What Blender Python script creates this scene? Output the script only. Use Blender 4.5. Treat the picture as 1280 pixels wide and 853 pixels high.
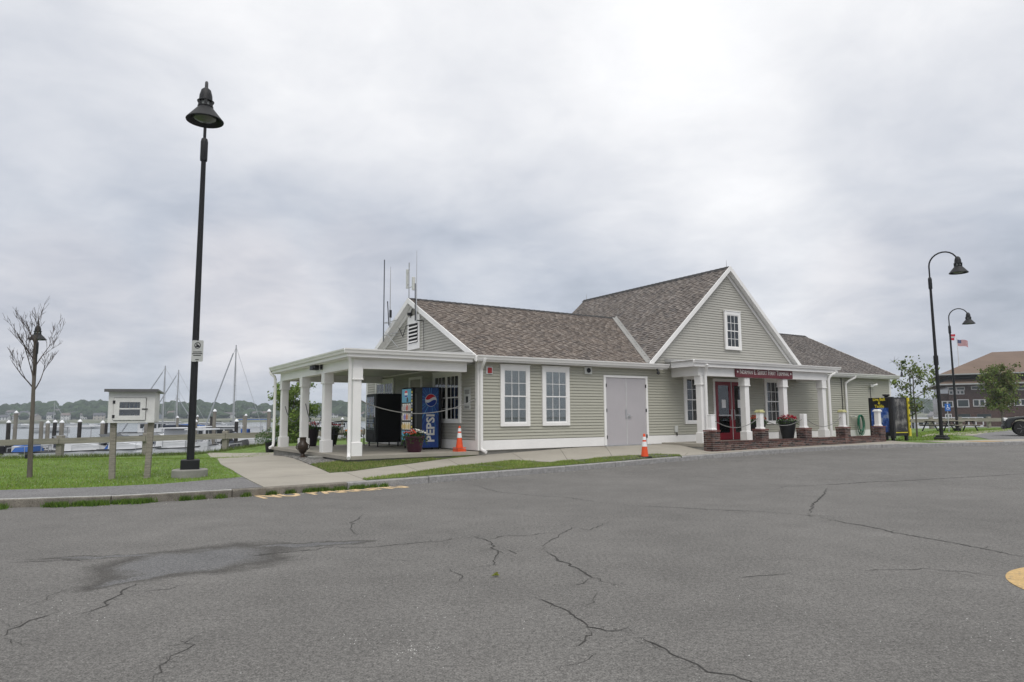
import bpy, bmesh, math, random
from mathutils import Vector, Matrix, noise
random.seed(7)
R = math.radians
for o in list(bpy.data.objects): bpy.data.objects.remove(o)
sc = bpy.context.scene
COL = sc.collection

# ------------------------------------------------------------------ camera
PITCH, ROLL, FPX = R(6.33), R(-0.404), 853.0
cp, sp, cr, sr = math.cos(PITCH), math.sin(PITCH), math.cos(ROLL), math.sin(ROLL)
CF = Vector((0, cp, sp)); CU0 = Vector((0, -sp, cp)); CX0 = Vector((1, 0, 0))
CX = CX0*cr + CU0*sr; CU = CU0*cr - CX0*sr
EYE = Vector((0, 0, 1.5))
cam = bpy.data.objects.new('camera', bpy.data.cameras.new('camera')); COL.objects.link(cam)
cam.matrix_world = Matrix(((CX.x, CU.x, -CF.x, EYE.x), (CX.y, CU.y, -CF.y, EYE.y), (CX.z, CU.z, -CF.z, EYE.z), (0, 0, 0, 1)))
cam.data.sensor_width = 36; cam.data.lens = 36*FPX/1280; cam.data.clip_end = 6000; cam.data.clip_start = .1
sc.camera = cam
sc.render.resolution_x, sc.render.resolution_y = 1024, 682
def bearing(x, y): return (CX*(x-640) - CU*(y-426.5) + CF*FPX)
def at(x, y, d):                      # the point seen in direction (x, y) at ground distance d
    r = bearing(x, y); return EYE + r*(d/r.y)
def on(x, y, z):                      # the point seen in direction (x, y) lying at height z
    r = bearing(x, y); return EYE + r*((z-EYE.z)/r.z)

# ------------------------------------------------------------------ world and sun
SUN_EL, SUN_AZ = R(55), R(165)
w = bpy.data.worlds.new('World'); sc.world = w; w.use_nodes = True
nt = w.node_tree; nt.nodes.clear(); N = nt.nodes; LK = nt.links
def nd(t, **k):
    n = N.new(t)
    for a, b in k.items(): setattr(n, a, b)
    return n
def wire(a, b): LK.new(a, b)
def M_(op, a, b=None, c=None, clamp=False):
    n = nd('ShaderNodeMath', operation=op); n.use_clamp = clamp
    for i, v in enumerate((a, b, c)):
        if v is None: continue
        if isinstance(v, (int, float)): n.inputs[i].default_value = v
        else: wire(v, n.inputs[i])
    return n.outputs[0]
tc = nd('ShaderNodeTexCoord'); D = tc.outputs['Generated']
sep = nd('ShaderNodeSeparateXYZ'); wire(D, sep.inputs[0])
zc = M_('MAXIMUM', sep.outputs[2], 0.0)
# cloud deck coordinates: direction projected on a ceiling
zz = M_('ADD', zc, .22)
comb = nd('ShaderNodeCombineXYZ'); wire(M_('DIVIDE', sep.outputs[0], zz), comb.inputs[0]); wire(M_('DIVIDE', sep.outputs[1], zz), comb.inputs[1])
def nz(scale, detail, rough=.5, dist=0., off=0.):
    n = nd('ShaderNodeTexNoise'); n.inputs['Scale'].default_value = scale; n.inputs['Detail'].default_value = detail
    n.inputs['Roughness'].default_value = rough; n.inputs['Distortion'].default_value = dist
    mp = nd('ShaderNodeMapping'); mp.inputs['Location'].default_value = (off, off*.7, 0); wire(comb.outputs[0], mp.inputs[0]); wire(mp.outputs[0], n.inputs['Vector'])
    return n.outputs['Fac']
n1 = nz(.85, 3, .45, .3, 3.1); n2 = nz(2.4, 9, .56, .35, 8.3); n3 = nz(.5, 2, .4, 0, 1.7)
n4 = nz(6.5, 8, .58, .5, 12.7)
cl = M_('ADD', M_('MULTIPLY', M_('SUBTRACT', n4, .5), .17), M_('ADD', M_('MULTIPLY', M_('SUBTRACT', n1, .5), .36), M_('MULTIPLY', M_('SUBTRACT', n2, .5), .38)))
grad = M_('ADD', .600, M_('MULTIPLY', M_('POWER', zc, 1.5), 0.80))          # overcast deck: brighter towards the zenith
def blob(px, py, rad, amt):                                               # broad thick / thin patches of the deck
    d = bearing(px, py).normalized()
    v = nd('ShaderNodeVectorMath', operation='DOT_PRODUCT'); wire(D, v.inputs[0]); v.inputs[1].default_value = d
    c = math.cos(R(rad))
    mr = nd('ShaderNodeMapRange', interpolation_type='SMOOTHERSTEP'); wire(v.outputs['Value'], mr.inputs[0])
    mr.inputs[1].default_value = c; mr.inputs[2].default_value = 1; mr.inputs[3].default_value = 0; mr.inputs[4].default_value = amt
    return mr.outputs[0]
tot = M_('ADD', grad, cl)
for b in ((690, 60, 22, .06), (1000, 110, 22, .09), (740, 330, 13, -.06), (520, 340, 8, -.04), (60, 200, 22, -.06), (320, 375, 9, .13), (560, 240, 14, .04), (60, 390, 8, .06), (560, 130, 10, .05),
          (1150, 330, 12, -.05), (350, 60, 14, .08), (960, 330, 10, .12), (830, 190, 14, .10), (1240, 160, 14, -.06), (200, 300, 10, -.03), (640, 380, 6, .05)):
    tot = M_('ADD', tot, blob(*b))
tot = M_('MINIMUM', M_('MAXIMUM', tot, .34), 1.40)
ramp = nd('ShaderNodeValToRGB'); wire(M_('DIVIDE', tot, 1.40), ramp.inputs[0])
e = ramp.color_ramp.elements
e[0].position = .286; e[0].color = (.365, .41, .485, 1)
e[1].position = 1.0; e[1].color = (1.40, 1.40, 1.40, 1)
for p, c in ((.428, (.56, .60, .68, 1)), (.571, (.78, .80, .85, 1)), (.714, (.995, 1.0, 1.02, 1))):
    q = ramp.color_ramp.elements.new(p); q.color = c
sky = nd('ShaderNodeTexSky', sky_type='NISHITA'); sky.sun_disc = False
sky.sun_elevation = SUN_EL; sky.sun_rotation = SUN_AZ
sk = nd('ShaderNodeMix', data_type='RGBA', blend_type='MULTIPLY'); sk.inputs[0].default_value = 1
wire(sky.outputs[0], sk.inputs[6]); sk.inputs[7].default_value = (.09, .09, .09, 1)
mx = nd('ShaderNodeMix', data_type='RGBA'); mx.inputs[0].default_value = .93
wire(sk.outputs[2], mx.inputs[6]); wire(ramp.outputs[0], mx.inputs[7])
warm = None
for b in ((300, 385, 9, 1.), (80, 390, 8, .8), (450, 350, 7, .6), (1130, 380, 9, .5)):
    q = blob(*b); warm = q if warm is None else M_('MAXIMUM', warm, q)
wm_ = nd('ShaderNodeMix', data_type='RGBA', blend_type='MULTIPLY'); wire(warm, wm_.inputs[0]); wire(mx.outputs[2], wm_.inputs[6]); wm_.inputs[7].default_value = (1.035, .993, .972, 1)
mx = wm_
bg = nd('ShaderNodeBackground'); bg.inputs[1].default_value = 1.0; wire(mx.outputs[2], bg.inputs[0])
wire(bg.outputs[0], nd('ShaderNodeOutputWorld').inputs[0])
sun = bpy.data.objects.new('sun', bpy.data.lights.new('sun', 'SUN')); COL.objects.link(sun)
sun.data.energy = 1.5; sun.data.angle = R(35); sun.data.color = (1, .97, .92)
sd = Vector((math.sin(SUN_AZ)*math.cos(SUN_EL), math.cos(SUN_AZ)*math.cos(SUN_EL), math.sin(SUN_EL)))
sun.rotation_euler = sd.to_track_quat('Z', 'Y').to_euler()
sc.view_settings.view_transform = 'Standard'; sc.view_settings.look = 'None'
sc.view_settings.exposure = 0.0; sc.view_settings.gamma = 1
sc.cycles.volume_bounces = 1; sc.cycles.volume_step_rate = 4

# ------------------------------------------------------------------ materials
MATS = {}
def mat(name, col, rough=.6, var=.12, scale=3., bump=0., bscale=None, metal=0., spec=.4, attr=None, stretch=(1, 1, 1), col2=None, fine=0.):
    if name in MATS: return MATS[name]
    m = bpy.data.materials.new(name); m.use_nodes = True; t = m.node_tree; b = t.nodes['Principled BSDF']
    L = t.links.new
    b.inputs['Roughness'].default_value = rough; b.inputs['Metallic'].default_value = metal; b.inputs['Specular IOR Level'].default_value = spec
    tcn = t.nodes.new('ShaderNodeTexCoord'); mp = t.nodes.new('ShaderNodeMapping'); L(tcn.outputs['Object'], mp.inputs[0]); mp.inputs['Scale'].default_value = stretch
    n = t.nodes.new('ShaderNodeTexNoise'); L(mp.outputs[0], n.inputs['Vector']); n.inputs['Scale'].default_value = scale; n.inputs['Detail'].default_value = 6; n.inputs['Roughness'].default_value = .6
    mr = t.nodes.new('ShaderNodeMapRange'); L(n.outputs['Fac'], mr.inputs[0]); mr.inputs[1].default_value = .3; mr.inputs[2].default_value = .7
    mx = t.nodes.new('ShaderNodeMix'); mx.data_type = 'RGBA'; L(mr.outputs[0], mx.inputs[0])
    c2 = col2 or tuple(min(1, c*(1+var)) for c in col); c1 = tuple(c*(1-var) for c in col)
    mx.inputs[6].default_value = (*c1, 1); mx.inputs[7].default_value = (*c2, 1)
    out = mx.outputs[2]
    if attr:
        a = t.nodes.new('ShaderNodeAttribute'); a.attribute_name = attr
        m2 = t.nodes.new('ShaderNodeMix'); m2.data_type = 'RGBA'; m2.blend_type = 'MULTIPLY'; m2.inputs[0].default_value = 1
        L(out, m2.inputs[6]); L(a.outputs['Color'], m2.inputs[7]); out = m2.outputs[2]
    if fine:
        nf = t.nodes.new('ShaderNodeTexNoise'); L(tcn.outputs['Object'], nf.inputs['Vector']); nf.inputs['Scale'].default_value = 60; nf.inputs['Detail'].default_value = 3
        mf = t.nodes.new('ShaderNodeMapRange'); L(nf.outputs['Fac'], mf.inputs[0]); mf.inputs[1].default_value = .3; mf.inputs[2].default_value = .7; mf.inputs[3].default_value = 1-fine; mf.inputs[4].default_value = 1+fine
        m3 = t.nodes.new('ShaderNodeMix'); m3.data_type = 'RGBA'; m3.blend_type = 'MULTIPLY'; m3.inputs[0].default_value = 1
        L(out, m3.inputs[6]); L(mf.outputs[0], m3.inputs[7]); out = m3.outputs[2]
    L(out, b.inputs['Base Color'])
    if bump:
        nb = t.nodes.new('ShaderNodeTexNoise'); L(tcn.outputs['Object'], nb.inputs['Vector']); nb.inputs['Scale'].default_value = bscale or scale*6; nb.inputs['Detail'].default_value = 4
        bp = t.nodes.new('ShaderNodeBump'); bp.inputs['Strength'].default_value = bump; bp.inputs['Distance'].default_value = .01
        L(nb.outputs['Fac'], bp.inputs['Height']); L(bp.outputs[0], b.inputs['Normal'])
    MATS[name] = m; return m
white = mat('white_trim_paint', (.80, .79, .775), .45, .05, 1.2, .06, 25, fine=.02)
siding_m = mat('beige_siding', (.395, .388, .325), .5, .05, .7, .05, 20, stretch=(.4, 1, 2))
siding_g = mat('grey_siding', (.415, .403, .362), .5, .05, .7, .05, 20, stretch=(1, .4, 2))
shingle_m = mat('roof_shingle', (.55, .55, .55), .9, .14, 1.5, .4, 90, attr='tint', spec=.2, fine=.25)
ridge_m = mat('ridge_cap', (.035, .034, .034), .85, .2, 6, .3, 60)
flash_m = mat('flashing_metal', (.30, .295, .28), .5, .08, 2, metal=.3)
black_m = mat('black_metal', (.006, .0065, .008), .55, .2, 4, .05, 40)
dark_m = mat('dark_void', (.006, .006, .007), .8, .1)
concrete_m = mat('concrete', (.325, .30, .255), .85, .10, .9, .3, 60, fine=.10)
found_m = mat('foundation_concrete', (.23, .225, .205), .9, .2, 1.8, .35, 40, fine=.12)
granite_m = mat('granite', (.27, .265, .26), .8, .22, 9, .5, 45, fine=.22)
dirty_m = mat('dirty_granite', (.17, .155, .13), .9, .35, 4, .5, 45, fine=.3)
brick_m = mat('brick', (.50, .50, .50), .85, .25, 14, .5, 60, attr='tint', fine=.2)
mortar_m = mat('mortar', (.30, .275, .25), .95, .15, 10, .3, 60)
glass_m = mat('window_glass', (.03, .035, .04), .04, .1, 1, spec=.8)
blind_m = mat('window_blind', (.56, .55, .50), .8, .08, 2, stretch=(6, 1, 1))
door_grey = mat('lilac_grey_door', (.42, .40, .415), .45, .04, 1.0, .04, 20)
red_m = mat('dark_red_paint', (.19, .012, .022), .35, .12, 2)
steel_m = mat('brushed_steel', (.5, .5, .5), .3, .1, 3, metal=.8)
wood_m = mat('weathered_wood', (.235, .215, .18), .85, .3, 5, .5, 30, stretch=(1, 1, 6), fine=.15)
rail_m = mat('weathered_rail', (.25, .232, .20), .85, .22, 3, .5, 30, stretch=(.3, 1, 4), fine=.12)
orange_m = mat('orange_plastic', (.75, .085, .02), .45, .12, 5)
reflect_m = mat('white_reflective', (.78, .78, .78), .35, .06, 6)
green_hose = mat('green_rubber', (.015, .16, .09), .4, .15, 8)
maroon_m = mat('maroon_glaze', (.045, .008, .022), .3, .2, 3)
char_m = mat('charcoal_plastic', (.014, .014, .016), .55, .2, 4)
bronze_m = mat('dark_bronze', (.035, .022, .014), .4, .3, 6)
soil_m = mat('potting_soil', (.03, .02, .013), .95, .3, 20)
boat_m = mat('gelcoat_white', (.56, .57, .585), .25, .06, 1.2)
navy_m = mat('navy_paint', (.012, .018, .035), .3, .2, 2)
blue_m = mat('blue_canvas', (.02, .09, .32), .7, .15, 3)
alu_m = mat('aluminium', (.42, .43, .44), .4, .1, 3, metal=.5)
bgwood_m = mat('tarred_piling', (.03, .027, .026), .8, .3, 4, .3, 20)
pile_m = mat('grey_piling', (.20, .185, .16), .9, .3, 3, .4, 15, stretch=(1, 1, .3))
gravel_m = mat('gravel_stone', (.5, .5, .5), .85, .2, 12, attr='tint')
grass_m = mat('grass_blade', (1, 1, 1), .7, .1, 3, attr='tint', spec=.15)
leaf_m = mat('tree_leaf', (1, 1, 1), .65, .15, 2, attr='tint', spec=.2)
bark_m = mat('bark', (.11, .095, .08), .9, .35, 6, .6, 30, stretch=(1, 1, .35))
petal_m = mat('petal', (1, 1, 1), .6, .1, 8, attr='tint', spec=.2)
def subsurf_like(m, k=.25):          # light passing through leaves
    t = m.node_tree; b = t.nodes['Principled BSDF']; o = t.nodes['Material Output']
    tr = t.nodes.new('ShaderNodeBsdfTranslucent'); ms = t.nodes.new('ShaderNodeMixShader'); ms.inputs[0].default_value = k
    src = b.inputs['Base Color'].links[0].from_socket
    t.links.new(src, tr.inputs[0]); t.links.new(b.outputs[0], ms.inputs[1]); t.links.new(tr.outputs[0], ms.inputs[2]); t.links.new(ms.outputs[0], o.inputs[0])
subsurf_like(leaf_m, .35); subsurf_like(grass_m, .3)
# glass pane that lets part of the room show
def glass_pane():
    m = bpy.data.materials.new('clear_window_glass'); m.use_nodes = True; t = m.node_tree; o = t.nodes['Material Output']; t.nodes.remove(t.nodes['Principled BSDF'])
    g = t.nodes.new('ShaderNodeBsdfGlossy'); g.inputs['Roughness'].default_value = .02; g.inputs[0].default_value = (.85, .88, .9, 1)
    tr = t.nodes.new('ShaderNodeBsdfTransparent'); tr.inputs[0].default_value = (.86, .88, .88, 1)
    fr = t.nodes.new('ShaderNodeFresnel'); fr.inputs[0].default_value = 1.55
    a = t.nodes.new('ShaderNodeMath'); a.operation = 'MULTIPLY_ADD'; a.inputs[1].default_value = 1.0; a.inputs[2].default_value = .05; t.links.new(fr.outputs[0], a.inputs[0])
    ms = t.nodes.new('ShaderNodeMixShader'); t.links.new(a.outputs[0], ms.inputs[0]); t.links.new(tr.outputs[0], ms.inputs[1]); t.links.new(g.outputs[0], ms.inputs[2]); t.links.new(ms.outputs[0], o.inputs[0])
    return m
pane_m = glass_pane()

# asphalt
def asphalt(name, col, stain=False):
    m = bpy.data.materials.new(name); m.use_nodes = True; t = m.node_tree; b = t.nodes['Principled BSDF']; L = t.links.new
    tcn = t.nodes.new('ShaderNodeTexCoord'); O_ = tcn.outputs['Object']
    def noise_(s, d=4, r=.6):
        n = t.nodes.new('ShaderNodeTexNoise'); n.inputs['Scale'].default_value = s; n.inputs['Detail'].default_value = d; n.inputs['Roughness'].default_value = r; L(O_, n.inputs['Vector']); return n.outputs['Fac']
    def mr(v, a, b_, c, d):
        n = t.nodes.new('ShaderNodeMapRange'); L(v, n.inputs[0]); n.inputs[1].default_value = a; n.inputs[2].default_value = b_; n.inputs[3].default_value = c; n.inputs[4].default_value = d; return n.outputs[0]
    def mul(a, b_):
        n = t.nodes.new('ShaderNodeMath'); n.operation = 'MULTIPLY'; L(a, n.inputs[0]); L(b_, n.inputs[1]); return n.outputs[0]
    v = mr(noise_(.35, 3), .3, .7, .88, 1.10)
    v = mul(v, mr(noise_(2.2, 6, .7), .3, .7, .90, 1.10))
    v = mul(v, mr(noise_(26, 3, .75), .32, .68, .66, 1.36))
    v = mul(v, mr(noise_(75, 2, .8), .35, .65, .55, 1.5))
    v = mul(v, mr(noise_(.9, 2, .5), .35, .65, .96, 1.04))
    vo = t.nodes.new('ShaderNodeTexVoronoi'); vo.inputs['Scale'].default_value = 30; L(O_, vo.inputs['Vector'])
    vs = mr(vo.outputs['Distance'], .07, .13, 1, 0)
    wn = t.nodes.new('ShaderNodeSeparateColor'); L(vo.outputs['Color'], wn.inputs[0])
    sel = t.nodes.new('ShaderNodeMath'); sel.operation = 'GREATER_THAN'; sel.inputs[1].default_value = .90; L(wn.outputs[0], sel.inputs[0])
    spk = mul(vs, sel.outputs[0])
    cx = t.nodes.new('ShaderNodeMix'); cx.data_type = 'RGBA'; cx.blend_type = 'MULTIPLY'; cx.inputs[0].default_value = 1; cx.inputs[6].default_value = (*col, 1); L(v, cx.inputs[7])
    out = cx.outputs[2]
    c2 = t.nodes.new('ShaderNodeMix'); c2.data_type = 'RGBA'; L(spk, c2.inputs[0]); L(out, c2.inputs[6]); c2.inputs[7].default_value = (.42, .41, .39, 1); out = c2.outputs[2]
    b.inputs['Roughness'].default_value = .85; b.inputs['Specular IOR Level'].default_value = .25
    if stain:
        def warp(sc_, amt, src):
            dn = t.nodes.new('ShaderNodeTexNoise'); dn.inputs['Scale'].default_value = sc_; dn.inputs['Detail'].default_value = 7; dn.inputs['Roughness'].default_value = .65; L(O_, dn.inputs['Vector'])
            sb = t.nodes.new('ShaderNodeVectorMath'); sb.operation = 'SUBTRACT'; L(dn.outputs['Color'], sb.inputs[0]); sb.inputs[1].default_value = (.5, .5, .5)
            sca = t.nodes.new('ShaderNodeVectorMath'); sca.operation = 'SCALE'; L(sb.outputs[0], sca.inputs[0]); sca.inputs['Scale'].default_value = amt
            ad = t.nodes.new('ShaderNodeVectorMath'); ad.operation = 'ADD'; L(src, ad.inputs[0]); L(sca.outputs[0], ad.inputs[1]); return ad.outputs[0]
        wv_ = warp(1.1, 1.1, O_); d = None
        for cx_, cy_, ro, sx_, sy_ in ((-3.38, 7.50, 57, .95, .70), (-2.45, 8.38, 6, .75, .16), (-4.45, 7.72, 8, .75, .12), (-3.62, 6.80, 62, .5, .2)):
            mp = t.nodes.new('ShaderNodeMapping'); mp.vector_type = 'TEXTURE'; mp.inputs['Location'].default_value = (cx_, cy_, 0); mp.inputs['Rotation'].default_value = (0, 0, R(ro)); mp.inputs['Scale'].default_value = (sx_, sy_, 1); L(wv_, mp.inputs[0])
            ln = t.nodes.new('ShaderNodeVectorMath'); ln.operation = 'LENGTH'; L(mp.outputs[0], ln.inputs[0])
            if d is None: d = ln.outputs['Value']
            else: mi = t.nodes.new('ShaderNodeMath'); mi.operation = 'SMOOTH_MIN'; mi.inputs[2].default_value = .25; L(d, mi.inputs[0]); L(ln.outputs['Value'], mi.inputs[1]); d = mi.outputs[0]
        inner = mr(d, .55, .95, 1, 0)
        rim = mul(mr(d, .58, .92, 0, .85), mr(d, .98, 1.32, 1, 0))
        cc = t.nodes.new('ShaderNodeMix'); cc.data_type = 'RGBA'; cc.blend_type = 'MULTIPLY'; L(inner, cc.inputs[0]); L(out, cc.inputs[6]); cc.inputs[7].default_value = (.87, .90, .96, 1); out = cc.outputs[2]
        cd = t.nodes.new('ShaderNodeMix'); cd.data_type = 'RGBA'; cd.blend_type = 'MULTIPLY'; L(rim, cd.inputs[0]); L(out, cd.inputs[6]); cd.inputs[7].default_value = (.42, .41, .40, 1); out = cd.outputs[2]
    L(out, b.inputs['Base Color'])
    bp = t.nodes.new('ShaderNodeBump'); bp.inputs['Strength'].default_value = .5; bp.inputs['Distance'].default_value = .006; L(noise_(90, 4, .7), bp.inputs['Height']); L(bp.outputs[0], b.inputs['Normal'])
    return m
road_m = asphalt('road_asphalt', (.136, .131, .124), True)
walk_asphalt_m = asphalt('path_asphalt', (.165, .162, .162))
crack_m = mat('crack_filler', (.042, .040, .037), .9, .3, 20)
yellow_m = mat('worn_yellow_paint', (.50, .34, .16), .8, .25, 6, .3, 60, fine=.2)
def worn(name, col, under, thr=.52, sc_=22):
    m = mat(name, col, .8, .2, 6, .3, 60, fine=.15); t = m.node_tree; b = t.nodes['Principled BSDF']; src = b.inputs['Base Color'].links[0].from_socket
    tcn = t.nodes.new('ShaderNodeTexCoord'); n = t.nodes.new('ShaderNodeTexNoise'); n.inputs['Scale'].default_value = sc_; n.inputs['Detail'].default_value = 6; n.inputs['Roughness'].default_value = .7; t.links.new(tcn.outputs['Object'], n.inputs['Vector'])
    r = t.nodes.new('ShaderNodeMapRange'); r.inputs[1].default_value = thr-.05; r.inputs[2].default_value = thr+.07; t.links.new(n.outputs['Fac'], r.inputs[0])
    x = t.nodes.new('ShaderNodeMix'); x.data_type = 'RGBA'; t.links.new(r.outputs[0], x.inputs[0]); t.links.new(src, x.inputs[6]); x.inputs[7].default_value = (*under, 1); t.links.new(x.outputs[2], b.inputs['Base Color']); return m
yellow_worn = worn('worn_yellow_lettering', (.60, .44, .25), (.15, .14, .13), .60, 9)
ring_m = worn('worn_tan_paint', (.50, .34, .15), (.17, .15, .12), .60, 16)
_unused = mat('tan_yellow_paint', (.47, .33, .15), .8, .2, 5, .3, 60, fine=.15)
lawn_m = mat('lawn_soil', (.105, .170, .030), .9, .35, 1.3, .6, 40, fine=.3)
strip_m = mat('patchy_verge', (.115, .125, .055), .95, .4, 2.2, .6, 40, col2=(.085, .13, .03), fine=.3)
mulch_m = mat('gravel_bed', (.23, .215, .20), .95, .3, 8, .6, 40, fine=.4)
def water_mat():
    m = bpy.data.materials.new('harbour_water'); m.use_nodes = True; t = m.node_tree; b = t.nodes['Principled BSDF']
    b.inputs['Base Color'].default_value = (.15, .17, .175, 1); b.inputs['Roughness'].default_value = .16; b.inputs['IOR'].default_value = 1.33
    tcn = t.nodes.new('ShaderNodeTexCoord'); n = t.nodes.new('ShaderNodeTexNoise'); n.inputs['Scale'].default_value = 1.1; n.inputs['Detail'].default_value = 5
    t.links.new(tcn.outputs['Object'], n.inputs['Vector']); bp = t.nodes.new('ShaderNodeBump'); bp.inputs['Strength'].default_value = .35; bp.inputs['Distance'].default_value = .12
    t.links.new(n.outputs['Fac'], bp.inputs['Height']); t.links.new(bp.outputs[0], b.inputs['Normal']); return m
water_m = water_mat()

# ------------------------------------------------------------------ mesh helper
class MB:
    def __init__(s): s.v = []; s.f = []; s.c = []; s.cur = None
    def add(s, vs, fs):
        o = len(s.v); s.v += [tuple(v) for v in vs]; s.f += [tuple(i+o for i in f) for f in fs]
        if s.cur is not None: s.c += [s.cur]*len(vs)
        return s
    def box(s, x0, x1, y0, y1, z0, z1):
        return s.add([(x0, y0, z0), (x1, y0, z0), (x1, y1, z0), (x0, y1, z0), (x0, y0, z1), (x1, y0, z1), (x1, y1, z1), (x0, y1, z1)],
                     [(0, 3, 2, 1), (4, 5, 6, 7), (0, 1, 5, 4), (1, 2, 6, 5), (2, 3, 7, 6), (3, 0, 4, 7)])
    def bbox(s, x0, x1, y0, y1, z0, z1, b=.01):      # box with chamfered upright and top edges
        a = [(x0+b, y0), (x1-b, y0), (x1, y0+b), (x1, y1-b), (x1-b, y1), (x0+b, y1), (x0, y1-b), (x0, y0+b)]
        cx, cy = (x0+x1)/2, (y0+y1)/2
        kx, ky = 1-2*b/max(x1-x0, 1e-6), 1-2*b/max(y1-y0, 1e-6)
        rings = [[(x, y, z0) for x, y in a], [(x, y, z1-b) for x, y in a], [(cx+(x-cx)*kx, cy+(y-cy)*ky, z1) for x, y in a]]
        return s.loft(rings)
    def loft(s, rings, cap=True, closed=True):
        n = len(rings[0]); vs = [p for r in rings for p in r]; fs = []
        for i in range(len(rings)-1):
            for j in range(n if closed else n-1):
                k = (j+1) % n; fs.append((i*n+j, i*n+k, (i+1)*n+k, (i+1)*n+j))
        if cap: fs.append(tuple(range(n))[::-1]); fs.append(tuple((len(rings)-1)*n+j for j in range(n)))
        return s.add(vs, fs)
    def prism(s, pts, a, b, axis='y'):                # 2D outline pushed along an axis from a to b
        n = len(pts)
        f = {'y': lambda p, t: (p[0], t, p[1]), 'x': lambda p, t: (t, p[0], p[1]), 'z': lambda p, t: (p[0], p[1], t)}[axis]
        vs = [f(p, a) for p in pts]+[f(p, b) for p in pts]
        return s.add(vs, [tuple(range(n))[::-1], tuple(range(n, 2*n))]+[(i, (i+1) % n, n+(i+1) % n, n+i) for i in range(n)])
    def tube(s, pts, r, n=8, cap=True):
        pts = [Vector(p) for p in pts]; rr = r if isinstance(r, (list, tuple)) else [r]*len(pts); rings = []
        up = Vector((.123, .3, .95)).normalized()
        for i, p in enumerate(pts):
            d = (pts[min(i+1, len(pts)-1)]-pts[max(i-1, 0)]).normalized()
            a = d.cross(up)
            if a.length < .05: a = d.cross(Vector((1, 0, 0)))
            a.normalize(); b = a.cross(d); up = b if b.length > .5 else up
            rings.append([tuple(p+(a*math.cos(t)+b*math.sin(t))*rr[i]) for t in [2*math.pi*k/n for k in range(n)]])
        return s.loft(rings, cap)
    def lathe(s, prof, n=20, c=(0, 0, 0), cap=True):
        return s.loft([[(c[0]+r*math.cos(2*math.pi*k/n), c[1]+r*math.sin(2*math.pi*k/n), c[2]+z) for k in range(n)] for r, z in prof], cap)
    def quad(s, a, b, c, d): return s.add([a, b, c, d], [(0, 1, 2, 3)])
    def mesh(s, name, m):
        me = bpy.data.meshes.new(name); me.from_pydata(s.v, [], s.f); me.materials.append(m)
        if s.c and len(s.c) == len(s.v):
            at_ = me.color_attributes.new('tint', 'FLOAT_COLOR', 'POINT'); at_.data.foreach_set('color', [x for c in s.c for x in (*c, 1)])
        me.update(); return me
    def build(s, name, m, parent=None, smooth=False, fix=False, kind=None, label=None, loc=None):
        me = s.mesh(name, m)
        if fix:
            bm = bmesh.new(); bm.from_mesh(me); bmesh.ops.recalc_face_normals(bm, faces=bm.faces); bm.to_mesh(me); bm.free()
        if smooth: me.shade_smooth(); 
        o = bpy.data.objects.new(name, me); COL.objects.link(o)
        if smooth:
            try: me.set_sharp_from_angle(angle=R(40))
            except Exception: pass
        if parent: o.parent = parent
        if loc: o.location = loc
        if kind: o['kind'] = kind
        if label: o['label'] = label
        return o
def inst(src, name=None, parent=None, loc=(0, 0, 0), rot=(0, 0, 0), scale=None):
    o = bpy.data.objects.new(name or src.name.split('.')[0], src.data); COL.objects.link(o)
    if parent: o.parent = parent
    o.location = loc; o.rotation_euler = rot
    if scale: o.scale = scale
    return o
def tag(o, label, cat, group=None):
    o['label'] = label; o['category'] = cat
    if group: o['group'] = group
    return o
def thing(name, label, cat, loc=(0, 0, 0), rz=0., group=None):
    o = bpy.data.objects.new(name, None); COL.objects.link(o); o.location = loc; o.rotation_euler = (0, 0, rz); o.empty_display_size = .2
    return tag(o, label, cat, group)
def dup(root, loc, rz, label, group=None):
    r = root.copy(); COL.objects.link(r); r.location = loc; r.rotation_euler = (0, 0, rz); r['label'] = label
    if group: r['group'] = group
    for ch in list(root.children):
        c = ch.copy(); COL.objects.link(c); c.parent = r
        for g in ch.children:
            d = g.copy(); COL.objects.link(d); d.parent = c
    return r
def text(s, size, m, parent, M, name='lettering', depth=.004, smallcaps=False, align='CENTER', sx=1., bold=0.):
    cu = bpy.data.curves.new('text', 'FONT'); cu.body = s; cu.size = size; cu.align_x = align; cu.align_y = 'CENTER'; cu.extrude = depth; cu.space_line = .85; cu.offset = bold
    cu.resolution_u = 2
    if smallcaps:
        cu.small_caps_scale = .78
        for f in cu.body_format: f.use_small_caps = True
    o = bpy.data.objects.new('t', cu); COL.objects.link(o); dg = bpy.context.evaluated_depsgraph_get(); dg.update()
    me = bpy.data.meshes.new_from_object(o.evaluated_get(dg)); bpy.data.objects.remove(o); me.materials.clear(); me.materials.append(m)
    me.transform(Matrix.Scale(sx, 4, (1, 0, 0))); me.transform(M)
    t = bpy.data.objects.new(name, me); COL.objects.link(t); t.parent = parent; return t
def basis(o, x, y, z): return Matrix(((x[0], y[0], z[0], o[0]), (x[1], y[1], z[1], o[1]), (x[2], y[2], z[2], o[2]), (0, 0, 0, 1)))

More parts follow.
